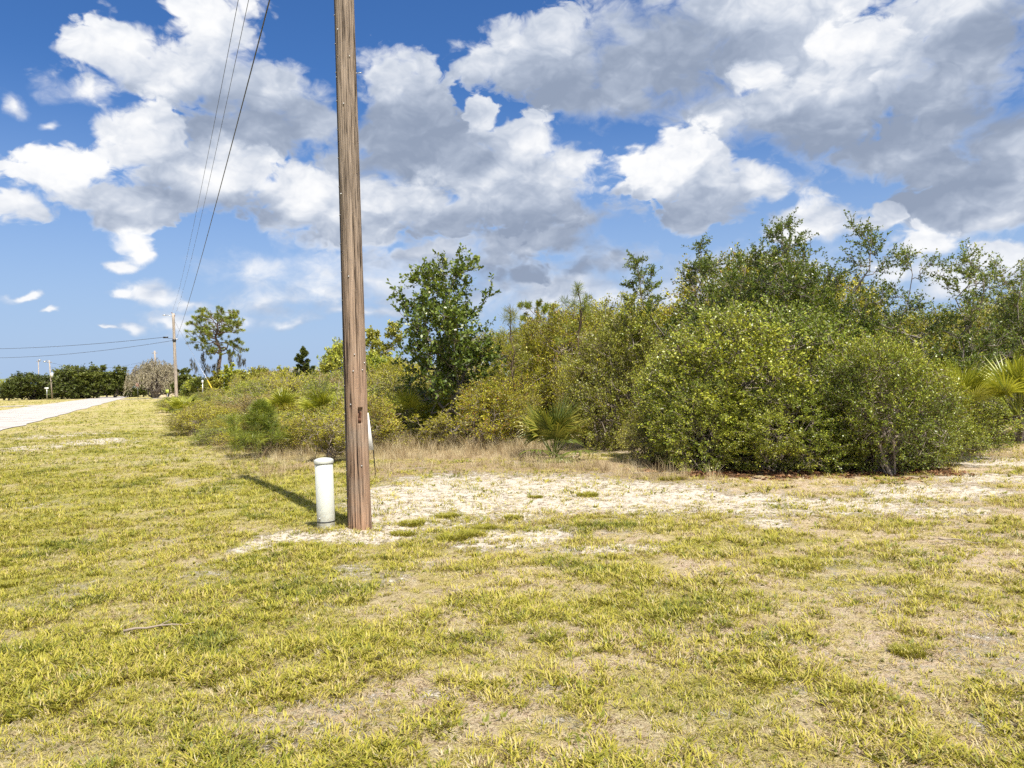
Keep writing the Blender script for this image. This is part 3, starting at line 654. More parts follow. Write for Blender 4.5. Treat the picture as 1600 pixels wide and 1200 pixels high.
def bush_mesh(seed, lobes, ncl, per, leaf, wid, spread=.16, stems=14, stem_r=.028, inner=.62, lowz=.06, twig=.004, up=.5, dead=0.05, grad=.35):
    """a shrub made of twigs with leaves, filled into lobes (cx, cy, cz, rx, ry, rz)"""
    rg = np.random.default_rng(seed); lv = Leaves(); segs = []; L = np.array(lobes, float)
    w = (L[:, 3] * L[:, 4] + L[:, 3] * L[:, 5] + L[:, 4] * L[:, 5]); w /= w.sum()
    cl = []
    while len(cl) < ncl:
        i = rg.choice(len(L), p=w); d = unit(rg.normal(size=3)); r = rg.uniform(inner, 1.0) ** .7 * (rg.uniform(.88, 1.08) if rg.random() > .22 else rg.uniform(1.0, 1.36))
        p = L[i, :3] + d * r * L[i, 3:]
        if p[2] < lowz: continue
        q = (p - L[:, :3]) / L[:, 3:]; dd = np.linalg.norm(q, axis=1); dd[i] = 9
        if dd.min() < .55: continue
        if math.sin(p[0] * 4.1 + seed) * math.sin(p[1] * 4.3 + seed * 2) * math.sin(p[2] * 4.7) > .42 and rg.random() < .8: continue   # hollows
        cl.append((p, unit(d * np.array([1, 1, .8]) + np.array([0, 0, .35]) + rg.normal(0, .35, 3))))
    zmax = (L[:, 2] + L[:, 5]).max()
    clump = rg.uniform(0, 1, 40); cc = rg.normal(size=(40, 3)) * np.array([L[:, 3].max(), L[:, 4].max(), zmax * .5]) * 1.1 + np.array([0, 0, zmax * .5])
    for p, d in cl:
        tl = spread * rg.uniform(.9, 1.9); a = p - d * tl * .6; b = p + d * tl * .5
        segs.append((a, b, twig, twig * .5)); k = rg.poisson(per) + 2
        t = rg.uniform(.1, 1.02, k)[:, None]; P = a + (b - a) * t
        D = unit(rg.normal(size=(k, 3)) * .75 + d * .75)
        P = P + rg.normal(0, spread * .16, (k, 3))
        cv = clump[np.argmin(((cc - p) ** 2).sum(1))]
        c = np.clip(.5 + (cv - .5) * grad * 1.2 + rg.normal(0, .17, k), .12, .98); c = np.where(rg.random(k) < dead, .02, c)
        lv.add(P, D, leaf * rg.uniform(.6, 1.25, k), wid * rg.uniform(.7, 1.2, k), c)
    for s in range(stems):
        p, d = cl[rg.integers(len(cl))]; b = np.array([rg.normal(0, .18 * L[0, 3]), rg.normal(0, .18 * L[0, 4]), -.05])
        mid = p - d * spread
        sg = curve_segs(b, mid, stem_r * rg.uniform(.6, 1.1), .006, rg, 7, .5, .2); segs += sg
        for _ in range(5):
            q = sg[rg.integers(2, 7)][1]; near = min((cl[rg.integers(len(cl))][0] for _ in range(14)), key=lambda z: np.linalg.norm(z - q))
            segs += curve_segs(q, near, .009, .004, rg, 4, .5, .1)
    V, Q = tubes_np(segs)
    return lv.mesh('crown', rg, up=up), np_mesh('stems', V, Q)

def oak_mesh(seed, H, spreadr, nlimb, leaf, wid, lean=(0, 0), low=.12, trunk_r=.05, per=11, ntw=9, leaders=1, upang=.75, taper=.75, ls=.16):
    """an open tree: trunk or several leaders, limbs, twigs and single leaves"""
    rg = np.random.default_rng(seed); lv = Leaves(); segs = []
    for ld in range(leaders):
        tx, ty = rg.normal(0, ls * H if leaders > 1 else .03 * H, 2); h = H * (1 if ld == 0 else rg.uniform(.7, .97))
        top = np.array([lean[0] + tx, lean[1] + ty, h]); trunk = curve_segs((rg.normal(0, .03), rg.normal(0, .03), -.1), top, trunk_r, .006, rg, 10, .35, .0); segs += trunk
        TP = np.array([trunk[0][0]] + [q[1] for q in trunk])
        for i in range(nlimb):
            f = low + (1 - low) * (i + rg.random()) / nlimb; q = f * 10; k = min(int(q), 9); p = TP[k] + (TP[k + 1] - TP[k]) * (q - k)
            az = i * 2.4 + rg.uniform(-.5, .5); L = spreadr * (1.05 - taper * f) * rg.uniform(.65, 1.2)
            e = p + np.array([math.cos(az) * L, math.sin(az) * L, L * upang * rg.uniform(.5, 1.3)])
            limb = curve_segs(p, e, trunk_r * .42 * (1.1 - f * .7), .005, rg, 6, .4, -.1); segs += limb
            for j in range(ntw):
                g = rg.uniform(.22, 1.0); qq = g * 6; kk = min(int(qq), 5); tp = limb[kk][0] + (limb[kk][1] - limb[kk][0]) * (qq - kk)
                td = unit(unit(e - p) * .6 + rg.normal(0, .7, 3) + np.array([0, 0, .35])); tl = rg.uniform(.14, .42) * min(1.3, max(.5, spreadr)); te = tp + td * tl
                segs.append((tp, te, .005, .0025)); n = rg.poisson(per) + 2; t = rg.uniform(.2, 1.05, n)[:, None]
                lv.add(tp + (te - tp) * t + rg.normal(0, .015, (n, 3)), unit(rg.normal(size=(n, 3)) * .8 + td * .7), leaf * rg.uniform(.6, 1.2, n), wid * rg.uniform(.7, 1.2, n),
                       np.clip(rg.normal(.5, .18, n) + (f - .5) * .25, .05, .98))
    V, Q = tubes_np(segs, 4)
    return lv.mesh('crown', rg, up=.5), np_mesh('trunk', V, Q)

def pine_mesh(seed, H, crown0, spreadr, nlimb, clumps, needle, nper, trunk_r, width=.012, updir=.25, round_top=True, dens=1.0, wig=.35):
    rg = np.random.default_rng(seed); lv = Leaves(); segs = []
    trunk = curve_segs((0, 0, -.1), (rg.normal(0, .02 * H), 0, H * .97), trunk_r, trunk_r * .22, rg, 10, .18, 0); segs += trunk
    TP = np.array([trunk[0][0]] + [q[1] for q in trunk]); tips = [(TP[-1], np.array([0, 0, 1.]))]
    for i in range(nlimb):
        f = crown0 + (1 - crown0) * ((i + rg.random()) / nlimb) * .97; q = f * 10; k = min(int(q), 9); p = TP[k] + (TP[k + 1] - TP[k]) * (q - k)
        az = i * 2.4 + rg.uniform(-.4, .4); g = (f - crown0) / (1 - crown0)
        L = spreadr * ((math.sin(math.pi * (.15 + .62 * g)) ** .8) if round_top else (1.03 - g)) * rg.uniform(.7, 1.15)
        e = p + np.array([math.cos(az) * L, math.sin(az) * L, L * updir * rg.uniform(.3, 1.6) + (g - .3) * .2 * L])
        limb = curve_segs(p, e, trunk_r * .32 * (1.1 - .6 * g), trunk_r * .06, rg, 6, wig, .12); segs += limb
        for j in range(clumps):
            g2 = rg.uniform(.45, 1.0) if j else 1.0; qq = g2 * 6; kk = min(int(qq), 5); tp = limb[kk][0] + (limb[kk][1] - limb[kk][0]) * (qq - kk)
            td = unit(unit(e - p) * .5 + rg.normal(0, .55, 3) + np.array([0, 0, .55])); te = tp + td * L * rg.uniform(.08, .28)
            segs.append((tp, te, trunk_r * .07, trunk_r * .04)); tips.append((te, td))
    for p, d in tips:
        n = int(nper * dens); D = unit(rg.normal(size=(n, 3)) * .8 + d * .7); b = p - d * needle * rg.uniform(-.2, .6, n)[:, None]
        lv.add(b, D, needle * rg.uniform(.7, 1.1, n), width * rg.uniform(.8, 1.2, n), np.clip(rg.normal(.5, .2) + rg.normal(0, .15, n), .02, .98))
    V, Q = tubes_np(segs, 6)
    return lv.mesh('crown', rg, up=.2), np_mesh('trunk', V, Q)

M_BARK = plain('grey_bark', (.20, .17, .14), .9, 0, .35, 20); M_TWIG = plain('pale_twig', (.27, .22, .17), .9, 0, .4, 15); M_PBARK = plain('pine_bark', (.11, .075, .05), .9, 0, .4, 9)
BRN = (.12, .07, .03)
M_OAK = leaf_mat('oak_leaf', [(0, BRN), (.10, (0.095, 0.135, 0.017)), (.45, (0.231, 0.282, 0.028)), (.75, (0.423, 0.425, 0.043)), (1, (0.495, 0.506, 0.064))], .15, .38, .5, rnd=.10)
M_OAKY = leaf_mat('yellow_oak_leaf', [(0, (0.337, 0.174, 0.037)), (.10, (0.178, 0.185, 0.018)), (.45, (0.347, 0.335, 0.025)), (.8, (0.538, 0.476, 0.031)), (1, (0.550, 0.541, 0.043))], .18, .42, .4, rnd=.12)
M_OAKD = leaf_mat('dark_oak_leaf', [(0, BRN), (.10, (0.048, 0.081, 0.015)), (.5, (0.108, 0.156, 0.021)), (.85, (0.203, 0.246, 0.031)), (1, (0.342, 0.327, 0.043))], .25, .36, .5, rnd=.08)
M_OAKG = leaf_mat('grey_oak_leaf', [(0, BRN), (.12, (0.140, 0.157, 0.020)), (.5, (0.295, 0.300, 0.041)), (.85, (0.508, 0.470, 0.067)), (1, (0.550, 0.550, 0.096))], .2, .42, .4, rnd=.1)
M_SHR = leaf_mat('olive_shrub_leaf', [(0, (0.324, 0.194, 0.049)), (.10, (0.162, 0.155, 0.018)), (.45, (0.333, 0.311, 0.028)), (.8, (0.504, 0.456, 0.039)), (1, (0.550, 0.544, 0.059))], .16, .45, .35, rnd=.22)
M_SHRD = leaf_mat('brown_shrub_leaf', [(0, (0.193, 0.119, 0.055)), (.12, (0.179, 0.132, 0.039)), (.45, (0.302, 0.232, 0.066)), (.8, (0.413, 0.317, 0.099)), (1, (0.522, 0.409, 0.143))], .2, .5, .3, rnd=.15)
M_NEED = leaf_mat('pine_needle', [(0, (0.251, 0.161, 0.038)), (.1, (0.071, 0.108, 0.014)), (.5, (0.170, 0.215, 0.025)), (1, (0.340, 0.359, 0.044))], .2, .4, .4)
M_NEEDY = leaf_mat('young_pine_needle', [(0, (0.179, 0.115, 0.034)), (.1, (0.105, 0.122, 0.014)), (.5, (0.224, 0.237, 0.021)), (1, (0.373, 0.359, 0.034))], .3, .4, .4)
M_PALM = leaf_mat('palmetto_leaf', [(0, (0.143, 0.195, 0.025)), (.5, (0.300, 0.316, 0.032)), (1, (0.495, 0.495, 0.063))], .3, .35, .5)
M_PALMD = leaf_mat('green_palmetto_leaf', [(0, (0.067, 0.099, 0.020)), (.5, (0.143, 0.173, 0.025)), (1, (0.417, 0.363, 0.069))], .3, .35, .5)
M_FARD = leaf_mat('far_dark_leaf', [(0, (0.053, 0.068, 0.018)), (.5, (0.103, 0.129, 0.024)), (1, (0.187, 0.198, 0.036))], .15, .5, .3, rnd=.3)
M_GREYL = leaf_mat('grey_willow_leaf', [(0, (.16, .13, .09)), (.5, (.27, .235, .15)), (1, (.40, .36, .24))], .2, .5, .3)
M_MOSS = leaf_mat('hanging_moss', [(0, (.05, .05, .04)), (1, (.13, .13, .10))], .1, .8, .1)

def plant(name, label, cat, meshes, loc, rz, sc, lm, bm, group=None, bname=None):
    o = thing(name, label, cat, loc, rz, group); o.scale = sc if hasattr(sc, '__len__') else (sc,) * 3
    c = obj('crown', meshes[0], o, lm); b = obj(bname or ('trunk' if meshes[1].name.startswith('trunk') else 'stems'), meshes[1], o, bm)
    return o
def base_of(u, v):
    g = ground(u, v); return Vector((g.x, g.y, hz(g.x, g.y)))
def size_at(Y, px): return px * Y / FPX
def height_for(u, vtop, loc): return at_depth(u, vtop, loc.y).z - loc.z

# --- prototypes of the scrub oaks that make the big thicket
def mound(seed, W_, H_, n=6, j=1.0):
    rg = np.random.default_rng(seed); L = [(0, 0, H_ * .46, W_ * .40, W_ * .38, H_ * .46)]
    for k in range(n):
        a = k * 2 * math.pi / n + rg.uniform(-.3, .3); r = W_ * rg.uniform(.20, .32); h = H_ * rg.uniform(.20, .60)
        L.append((math.cos(a) * r, math.sin(a) * r, h, W_ * rg.uniform(.13, .27), W_ * rg.uniform(.13, .27), H_ * rg.uniform(.15, .33)))
    for k in range(3):
        a = rg.uniform(0, 6.28); L.append((math.cos(a) * W_ * .15, math.sin(a) * W_ * .15, H_ * rg.uniform(.66, .80), W_ * .2, W_ * .2, H_ * rg.uniform(.18, .26)))
    return L
OAKP = [bush_mesh(100 + k, mound(200 + k, 3.0, 2.6), 2000, 22, .047, .026, .16, 30, .03) for k in range(3)]
SHRP = [bush_mesh(130 + k, mound(230 + k, 1.9, 1.6, 5), 640, 17, .056, .020, .19, 22, .016, up=.4, dead=.12) for k in range(4)]
FARP = [bush_mesh(160 + k, mound(260 + k, 6.6, 5.2, 10), 1000, 11, .30, .16, .55, 10, .14, lowz=.2, twig=.02) for k in range(4)]

WISP = [oak_mesh(180 + k, 1.5, .34, 7, .055, .015, per=10, ntw=7, low=.15, trunk_r=.010, leaders=9, upang=1.3, taper=.4) for k in range(3)]
def put_oak(u, vb, hw, vt, k, lm, label, rz, depth=0.0, group=None, name='scrub_oak', protos=OAKP, dims=(3.0, 2.6), cat='shrub', bm=None, maxs=None):
    loc = base_of(u, vb); loc.y += depth; loc.x *= (loc.y) / (loc.y - depth); loc.z = hz(loc.x, loc.y)
    w = size_at(loc.y, hw * 2); h = height_for(u, vt, loc)
    sx = w / dims[0]; return plant(name, label, cat, protos[k % len(protos)], loc, rz, (sx, sx, h / dims[1]), lm, bm or M_TWIG, group)
GO = 'scrub oaks of the big thicket'
OAKS = [(1175, 738, 180, 470, 0, M_OAK, 'largest green scrub oak bush at the front of the thicket', .3, 1.3), (1385, 750, 115, 520, 1, M_OAK, 'green scrub oak leaning low over the sand, right front of thicket', 1.9, .8),
 (1300, 715, 150, 455, 2, M_OAK, 'tall scrub oak filling the middle of the thicket', 3.3, 1.6), (1075, 728, 95, 520, 1, M_OAK, 'dark scrub oak lobe at the left front of thicket', 4.4, .8),
 (965, 705, 105, 480, 2, M_OAKG, 'greyish twiggy scrub oak right of the drooping palmetto', .9, 1.0), (1165, 690, 160, 396, 0, M_OAKY, 'yellow green scrub oak crowning the top of the thicket', 2.4, 2.2),
 (1480, 712, 105, 545, 2, M_OAK, 'scrub oak at the right end of thicket before the palmettos', 5.2, .9), (1420, 680, 140, 485, 0, M_OAKG, 'grey green scrub oak behind the right palmettos', 1.1, 2.6),
 (1575, 672, 120, 455, 1, M_OAKG, 'grey green scrub oak at the right edge of the picture', 2.9, 2.6), (1030, 680, 110, 465, 1, M_OAKY, 'olive scrub oak behind the dark left lobe of thicket', .2, 2.0),
 (885, 685, 100, 480, 0, M_OAKY, 'olive scrub oak rising behind the drooping palmetto', 3.9, 2.0), (790, 660, 90, 510, 2, M_OAKY, 'yellow green bush right of the dark young oak', 5.0, 2.5),
 (1290, 660, 130, 435, 1, M_OAKY, 'yellow scrub oak top behind the middle of the thicket', 4.0, 4.5), (1510, 660, 140, 478, 0, M_OAK, 'scrub oak far behind the right palmettos', 3.0, 5.0),
 (1670, 690, 130, 455, 1, M_OAK, 'scrub oak cut by the right edge of the picture', 1.0, .5), (1225, 748, 105, 590, 2, M_OAK, 'low leafy skirt bush at the foot of the largest oak', 2.0, .9), (1325, 746, 85, 590, 0, M_OAK, 'low leafy skirt bush in the gap right of the largest oak', 3.1, 1.0), (1440, 738, 85, 590, 2, M_OAK, 'low leafy skirt bush right of the leaning front oak', .7, .8),
 (1110, 742, 95, 590, 0, M_OAK, 'low leafy skirt bush left at the foot of the largest oak', 1.0, .8), (940, 660, 110, 470, 1, M_OAKG, 'pale olive bush below the young pine top', 2.6, 4.0),
 (850, 650, 90, 500, 0, M_OAKG, 'pale olive bush left of the young pine top', 1.6, 5.0), (640, 650, 70, 560, 1, M_OAKY, 'yellow olive bush at the foot of the dark young oak', 1.4, 3.0)]
for u, vb, hw, vt, k, lm, lb, rz, dp in OAKS: put_oak(u, vb, hw, vt, k, lm, lb, rz, dp, GO)

# --- open young oaks that stick out of the thicket
def put_tree(name, label, u, vb, vt, Y, mesh, H, lm, bm, rz=0.0, cat='tree', group=None, sxy=None):
    d = ray(u, vb); loc = Vector((d.x / d.y * Y, Y, 0)); loc.z = hz(loc.x, loc.y); s = height_for(u, vt, loc) / H
    return plant(name, label, cat, mesh, loc, rz, (sxy or s, sxy or s, s), lm, bm, group)
put_tree('young_oak', 'dark green young oak standing alone right of the pole', 706, 640, 414, 19.5, oak_mesh(57, 4.5, 1.55, 22, .11, .066, per=13, ntw=14, low=.26, leaders=3, taper=.72, upang=.62, ls=.07), 4.6, M_OAKD, M_BARK)
GT = 'young oaks rising above the thicket'
put_tree('young_oak', 'bushy young oak top, leftmost above the thicket', 1088, 640, 384, 17.5, oak_mesh(32, 4.8, 1.0, 13, .06, .032, per=22, ntw=18, low=.45, leaders=4), 4.8, M_OAKD, M_BARK, .4, group=GT)
put_tree('young_oak', 'tallest round young oak top above the thicket', 1196, 640, 350, 17.0, oak_mesh(33, 5.1, 1.2, 13, .06, .032, per=22, ntw=18, low=.45, leaders=4), 5.1, M_OAKD, M_BARK, 1.2, group=GT)
put_tree('young_oak', 'open branched young oak top right of the tallest one', 1335, 640, 356, 15.5, oak_mesh(34, 4.9, 1.35, 12, .065, .036, per=18, ntw=17, low=.35, leaders=4, lean=(.3, 0)), 4.9, M_OAKD, M_BARK, 2.0, group=GT)
put_tree('young_oak', 'thin leaning young oak above the right palmettos', 1478, 650, 402, 15.0, oak_mesh(35, 4.3, 1.2, 13, .065, .036, per=17, ntw=15, low=.35, leaders=3, lean=(.4, 0)), 4.3, M_OAKD, M_BARK, .2, group=GT)
put_tree('young_oak', 'airy young oak top at the right edge of the picture', 1592, 640, 432, 16.0, oak_mesh(36, 4.2, 1.3, 14, .06, .032, per=20, ntw=17, low=.35, leaders=4), 4.2, M_OAKD, M_BARK, .9, group=GT)
put_tree('young_oak', 'small oak sprig above the olive bushes left of the thicket top', 1008, 640, 450, 17.5, oak_mesh(37, 4.1, .9, 10, .06, .032, per=18, ntw=12, low=.5, leaders=2), 4.1, M_OAK, M_BARK, 2.2, group=GT)
put_tree('young_pine', 'young pine top standing above the middle bushes', 913, 640, 440, 18.0, pine_mesh(41, 3.9, .45, .75, 16, 3, .20, 40, .05, .007, .9, False), 3.9, M_NEED, M_PBARK, 0, 'pine')
put_tree('young_pine', 'soft pale young pine right of the dark young oak', 800, 640, 478, 19.0, pine_mesh(42, 3.6, .3, .9, 18, 3, .22, 36, .05, .007, .8, False), 3.6, M_NEEDY, M_PBARK, 0, 'pine')
put_tree('pine_tree', 'far flat topped pine crown peeping over the bushes', 842, 605, 480, 75, pine_mesh(43, 9.5, .68, 2.3, 16, 5, .45, 70, .17, .05, .3), 9.5, M_NEED, M_PBARK, 0, 'pine')

# --- small pine by the verge and the trees beyond the brush
put_tree('small_pine', 'small bushy green pine at the verge left of the pedestal', 405, 716, 628, ground(405, 714).y, pine_mesh(44, 1.45, .06, .98, 40, 5, .22, 60, .035, .007, .55, False), 1.45, M_NEED, M_PBARK, .5, 'pine')
put_tree('pine_tree', 'tall lone pine with hanging moss behind the far pole', 345, 608, 486, 105, pine_mesh(45, 13, .54, 4.3, 34, 9, .42, 56, .34, .055, .06), 13, M_NEED, M_PBARK, 0, 'pine')
LONE = [o for o in COL.objects if o.get('label', '').startswith('tall lone pine')][0]
rg = np.random.default_rng(77)
for k in range(16):
    lv = Leaves(); a = rg.uniform(0, 6.28); r = rg.uniform(1.2, 4.6); p = np.array([math.cos(a) * r, math.sin(a) * r, rg.uniform(5.0, 7.3)]); n = 44; ln = rg.uniform(.8, 2.2)
    lv.add(p + rg.normal(0, .13, (n, 3)) * np.array([1, 1, .2]) - np.array([0, 0, 1]) * (rg.random(n) * ln)[:, None], np.array([0, 0, -1]) + rg.normal(0, .12, (n, 3)), rg.uniform(.4, .9, n), .10, rg.random(n))
    obj('hanging_moss', lv.mesh('hanging_moss', rg, up=0), LONE, M_MOSS)
put_tree('cedar_tree', 'pointed dark green cedar above the brush left of the pole', 476, 612, 540, 46, pine_mesh(46, 4.8, .12, 1.35, 40, 6, .20, 60, .09, .05, .55, False), 4.8, M_FARD, M_PBARK, 0, 'cedar')
put_oak(538, 622, 38, 535, 0, M_OAK, 'round olive oak just left behind the wooden pole', .4, 0, None, 'oak_tree', FARP[:1], (6.6, 5.2), 'tree', M_BARK)
put_tree('oak_tree', 'yellow green oak just right behind the wooden pole', 590, 618, 550, 55, FARP[1], 5.2, M_OAK, M_BARK, 1.0)
put_tree('oak_tree', 'grey green slender tree right of the wooden pole', 594, 612, 508, 62, oak_mesh(38, 7.0, 1.7, 18, .20, .12, per=16, ntw=14, low=.3, trunk_r=.12, leaders=2), 7.0, M_OAKG, M_BARK)
# the drooping grey tree
rg = np.random.default_rng(51); lv = Leaves(); segs = []
for k in range(46):
    a = rg.uniform(0, 6.28); r = rg.uniform(.5, 3.6); top = np.array([math.cos(a) * r, math.sin(a) * r, 5.4 - .16 * r * r + rg.uniform(-.7, .4)])
    segs += curve_segs((rg.normal(0, .15), rg.normal(0, .15), 0), top, .14, .02, rg, 6, .4, .25)
    for j in range(9):
        p = top + rg.normal(0, .45, 3) * np.array([1, 1, .5]); n = 24; ln = rg.uniform(.8, 2.4); t = rg.random(n)[:, None]; dr = np.array([math.cos(a) * .25, math.sin(a) * .25, -1])
        lv.add(np.maximum(p + dr * t * ln + rg.normal(0, .07, (n, 3)), (-99, -99, .5)), dr + rg.normal(0, .35, (n, 3)), rg.uniform(.2, .4, n), .09, np.clip(rg.normal(.5, .25, n), 0, 1))
V, Q = tubes_np(segs, 5)
put_tree('drooping_tree', 'pale grey drooping tree left of the far pole', 243, 618, 560, 140, (lv.mesh('crown', rg, up=.2), np_mesh('trunk', V, Q)), 5.8, M_GREYL, M_BARK)

# --- dark treeline across the road
GL = 'dark trees of the treeline beyond the road'
TL = [(14, 590, 165, 'dark tree in front of the palm at left edge', 1), (52, 573, 172, 'pointed dark tree behind the white board sign', 0), (34, 588, 185, 'low dark tree between palm and pointed tree at left', 2),
      (96, 582, 178, 'low dark tree just right of the thin lamp pole', 1), (128, 561, 170, 'tallest dark tree of the left treeline', 2), (152, 570, 168, 'dark tree just right of the tallest in the left treeline', 0),
      (180, 572, 172, 'broad dark tree at the road end', 1), (204, 582, 176, 'dark tree at the right end of the left treeline', 2), (112, 579, 185, 'dark tree tucked left behind the tallest treeline tree', 0),
      (290, 577, 120, 'dark green tree between far pole and the lone pine', 1), (310, 583, 110, 'olive tree below left of the lone pine', 0), (340, 580, 104, 'olive tree at the foot of the lone pine', 2),
      (372, 572, 98, 'olive tree right below the lone pine', 1), (402, 568, 85, 'olive rounded tree right of the lone pine', 0), (432, 576, 80, 'olive tree before the pale roof', 2), (505, 572, 60, 'olive tree between cedar and pole', 1),
      (630, 570, 60, 'low olive tree right of the wooden pole', 2), (262, 585, 160, 'green tree right behind the drooping grey tree', 2), (225, 592, 170, 'dark tree behind the drooping grey tree', 0), (75, 588, 190, 'low dark tree behind the thin lamp pole', 1), (166, 584, 190, 'low dark tree filling the gap at the road end', 2), (6, 596, 180, 'low dark tree at the very left edge', 0)]
FARO = [oak_mesh(190 + k, 5.6, 2.3, 24, .30, .17, per=13, ntw=12, low=.12, trunk_r=.15, leaders=3) for k in range(2)]
for k, (u, vt, Y, lb, pm) in enumerate(TL):
    o = put_tree('treeline_tree', lb, u, 615, vt + (6 if u < 270 else 3), Y, FARO[k % 2] if k % 3 != 1 else FARP[(pm + k) % 4], 5.6, M_FARD if u < 270 or u == 290 else (M_OAKG if k % 2 else M_OAK), M_BARK, k * 1.7, group=GL)
    o.scale = (o.scale[2] * (1.25 + .35 * ((k * 37) % 10) / 10 if u < 270 else 1.25),) * 2 + (o.scale[2],)

# --- palm at the left edge and palmettos
def frond_mesh(seed, L, n, w, spread=2.5, cup=.25, droop=.15, stalk=.6):
    rg = np.random.default_rng(seed); V, Q, C = [], [], []
    for i in range(n):
        a = -spread / 2 + spread * i / (n - 1); ll = L * (.72 + .28 * math.cos(a)) * rg.uniform(.9, 1.08); w_ = w * rg.uniform(.8, 1.15)
        d = np.array([math.sin(a), 0, math.cos(a)]); s = np.array([math.cos(a), 0, -math.sin(a)]); nrm = np.array([0, -1, 0]); c0 = rg.normal(.5, .18)
        base = np.array([0, 0, stalk]); pts = []
        dr = droop * rg.uniform(.3, 1.8)
        for t, ww in ((.04, .25), (.35, 1.0), (.7, .72), (1.0, .05)):
            bend = nrm * (cup * ll * t * t) + np.array([0, 0, -1]) * dr * ll * t ** 3
            m = base + d * ll * t + bend; pts.append((m - s * ww * w_ / 2 + nrm * .25 * w_ * ww, m, m + s * ww * w_ / 2 + nrm * .25 * w_ * ww))
        b = len(V)
        for p in pts: V += list(p)
        for r in range(3):
            for q in range(2): Q.append((b + r * 3 + q, b + r * 3 + q + 1, b + r * 3 + 3 + q + 1, b + r * 3 + 3 + q)); C.append(np.clip(c0 + .15 * (q - .5) + .12 * r / 2, 0, 1))
    mb = MB(); mb.tube([(0, 0, 0), (0, -.01, stalk * .5), (0, 0, stalk + .03)], [.012, .009, .006], 5); b = len(V)
    V = np.concatenate([np.array(V), np.concatenate(mb.V)]); Qs = np.concatenate([np.array(Q), np.concatenate(mb.Q) + b]); C = np.array(C + [.35] * len(np.concatenate(mb.Q)))
    return np_mesh('frond', V, Qs, fattr={'var': C})
FR = [frond_mesh(60 + k, .66, 22, .036, 2.9 + .35 * k, .10 + .08 * k, .06 + .10 * k, .55) for k in range(3)] + [frond_mesh(66, .75, 15, .034, 2.0, .25, .75, .6)]
def palmetto(label, loc, fronds, sc, mat, name='palmetto', group=None, z0=0.0):
    o = thing(name, label, 'palm' if name == 'palm_tree' else 'palmetto', loc, 0, group); o.scale = (sc,) * 3
    for (az, tilt, k, s) in fronds:
        f = obj('frond', FR[k], o, mat); f.scale = (s,) * 3; f.location = (.04 * math.cos(az), .04 * math.sin(az), .05 + z0)
        f.rotation_euler = (Matrix.Rotation(az, 3, 'Z') @ Matrix.Rotation(tilt, 3, 'X')).to_euler()
    return o
def fan(seed, n, t0=.2, t1=1.2, front=False):
    rg = np.random.default_rng(seed); return [(k * 2.4 + rg.uniform(-.4, .4), rg.uniform(t0, t1), rg.integers(0, 3), rg.uniform(.8, 1.15)) for k in range(n)]
GP = 'saw palmettos among the scrub'
c = base_of(866, 716)
palmetto('dark green palmetto with drooping pale fronds at the thicket edge', c, fan(3, 13, .05, .8) + [(.5, 1.35, 3, 1.15), (-.5, 1.3, 3, 1.1), (2.6, 1.2, 3, 1.0), (.05, 1.5, 3, 1.2), (5.6, 1.6, 3, 1.0)], 1.02, M_PALMD, group=GP)
def raised(u, v, Y): p = at_depth(u, v, Y); return p
for u, v, Y, sc, sd, lb in ((1502, 700, 13.0, .84, 5, 'bright yellow palmetto before the right oaks, left of the pair'), (1590, 700, 12.9, .88, 6, 'bright yellow palmetto at the right edge of the picture')):
    d = ray(u, v); palmetto(lb, (d.x / d.y * Y, Y, .0), [(az, t, k, s * 1.0) for az, t, k, s in fan(sd, 18, .0, .75)], sc, M_PALM, group=GP, z0=.85)
d = ray(1450, 700); palmetto('small yellow palmetto fan left of the bright right pair', (d.x / d.y * 13.4, 13.4, 0), fan(8, 7, .1, .7), 1.05, M_PALM, group=GP, z0=.25)
d = ray(690, 680); palmetto('small yellow palmetto low in the brush right of the pole', (d.x / d.y * 20.5, 20.5, .1), fan(9, 10, .2, 1.0), .95, M_PALM, group=GP, z0=.2)
for u, Y, sd, lb in ((640, 20.0, 21, 'small palmetto in the brush just right of the wooden pole'), (500, 23.0, 22, 'small palmetto in the brush behind the pedestal'), (440, 26.0, 23, 'small palmetto in the brush behind the small pine'), (770, 18.6, 24, 'small palmetto at the brush edge left of the drooping one')):
    d = ray(u, 680); palmetto(lb, (d.x / d.y * Y, Y, .1), fan(sd, 10, .1, .8), .95, M_PALM, group=GP, z0=.45)
d = ray(286, 640); palmetto('palmetto clump at the verge near the far pole', (d.x / d.y * 46, 46, 0), fan(10, 16, .3, 1.3), 1.3, M_PALM, group=GP)
d = ray(-22, 625); Y = 110; pt = palmetto('feathery palm at the far left edge by the road', (d.x / d.y * Y, Y, 0), [(k * 2.4, .3 + .9 * ((k * 7) % 10) / 10, 3, 3.0) for k in range(18)], 1.0, M_PALM, 'palm_tree', z0=2.2)
mb = MB(); mb.tube([(0, 0, -.1), (.05, 0, 1.2), (0, 0, 2.4)], [.2, .16, .14], 10); obj('trunk', mb.mesh('trunk', M_BARK), pt)

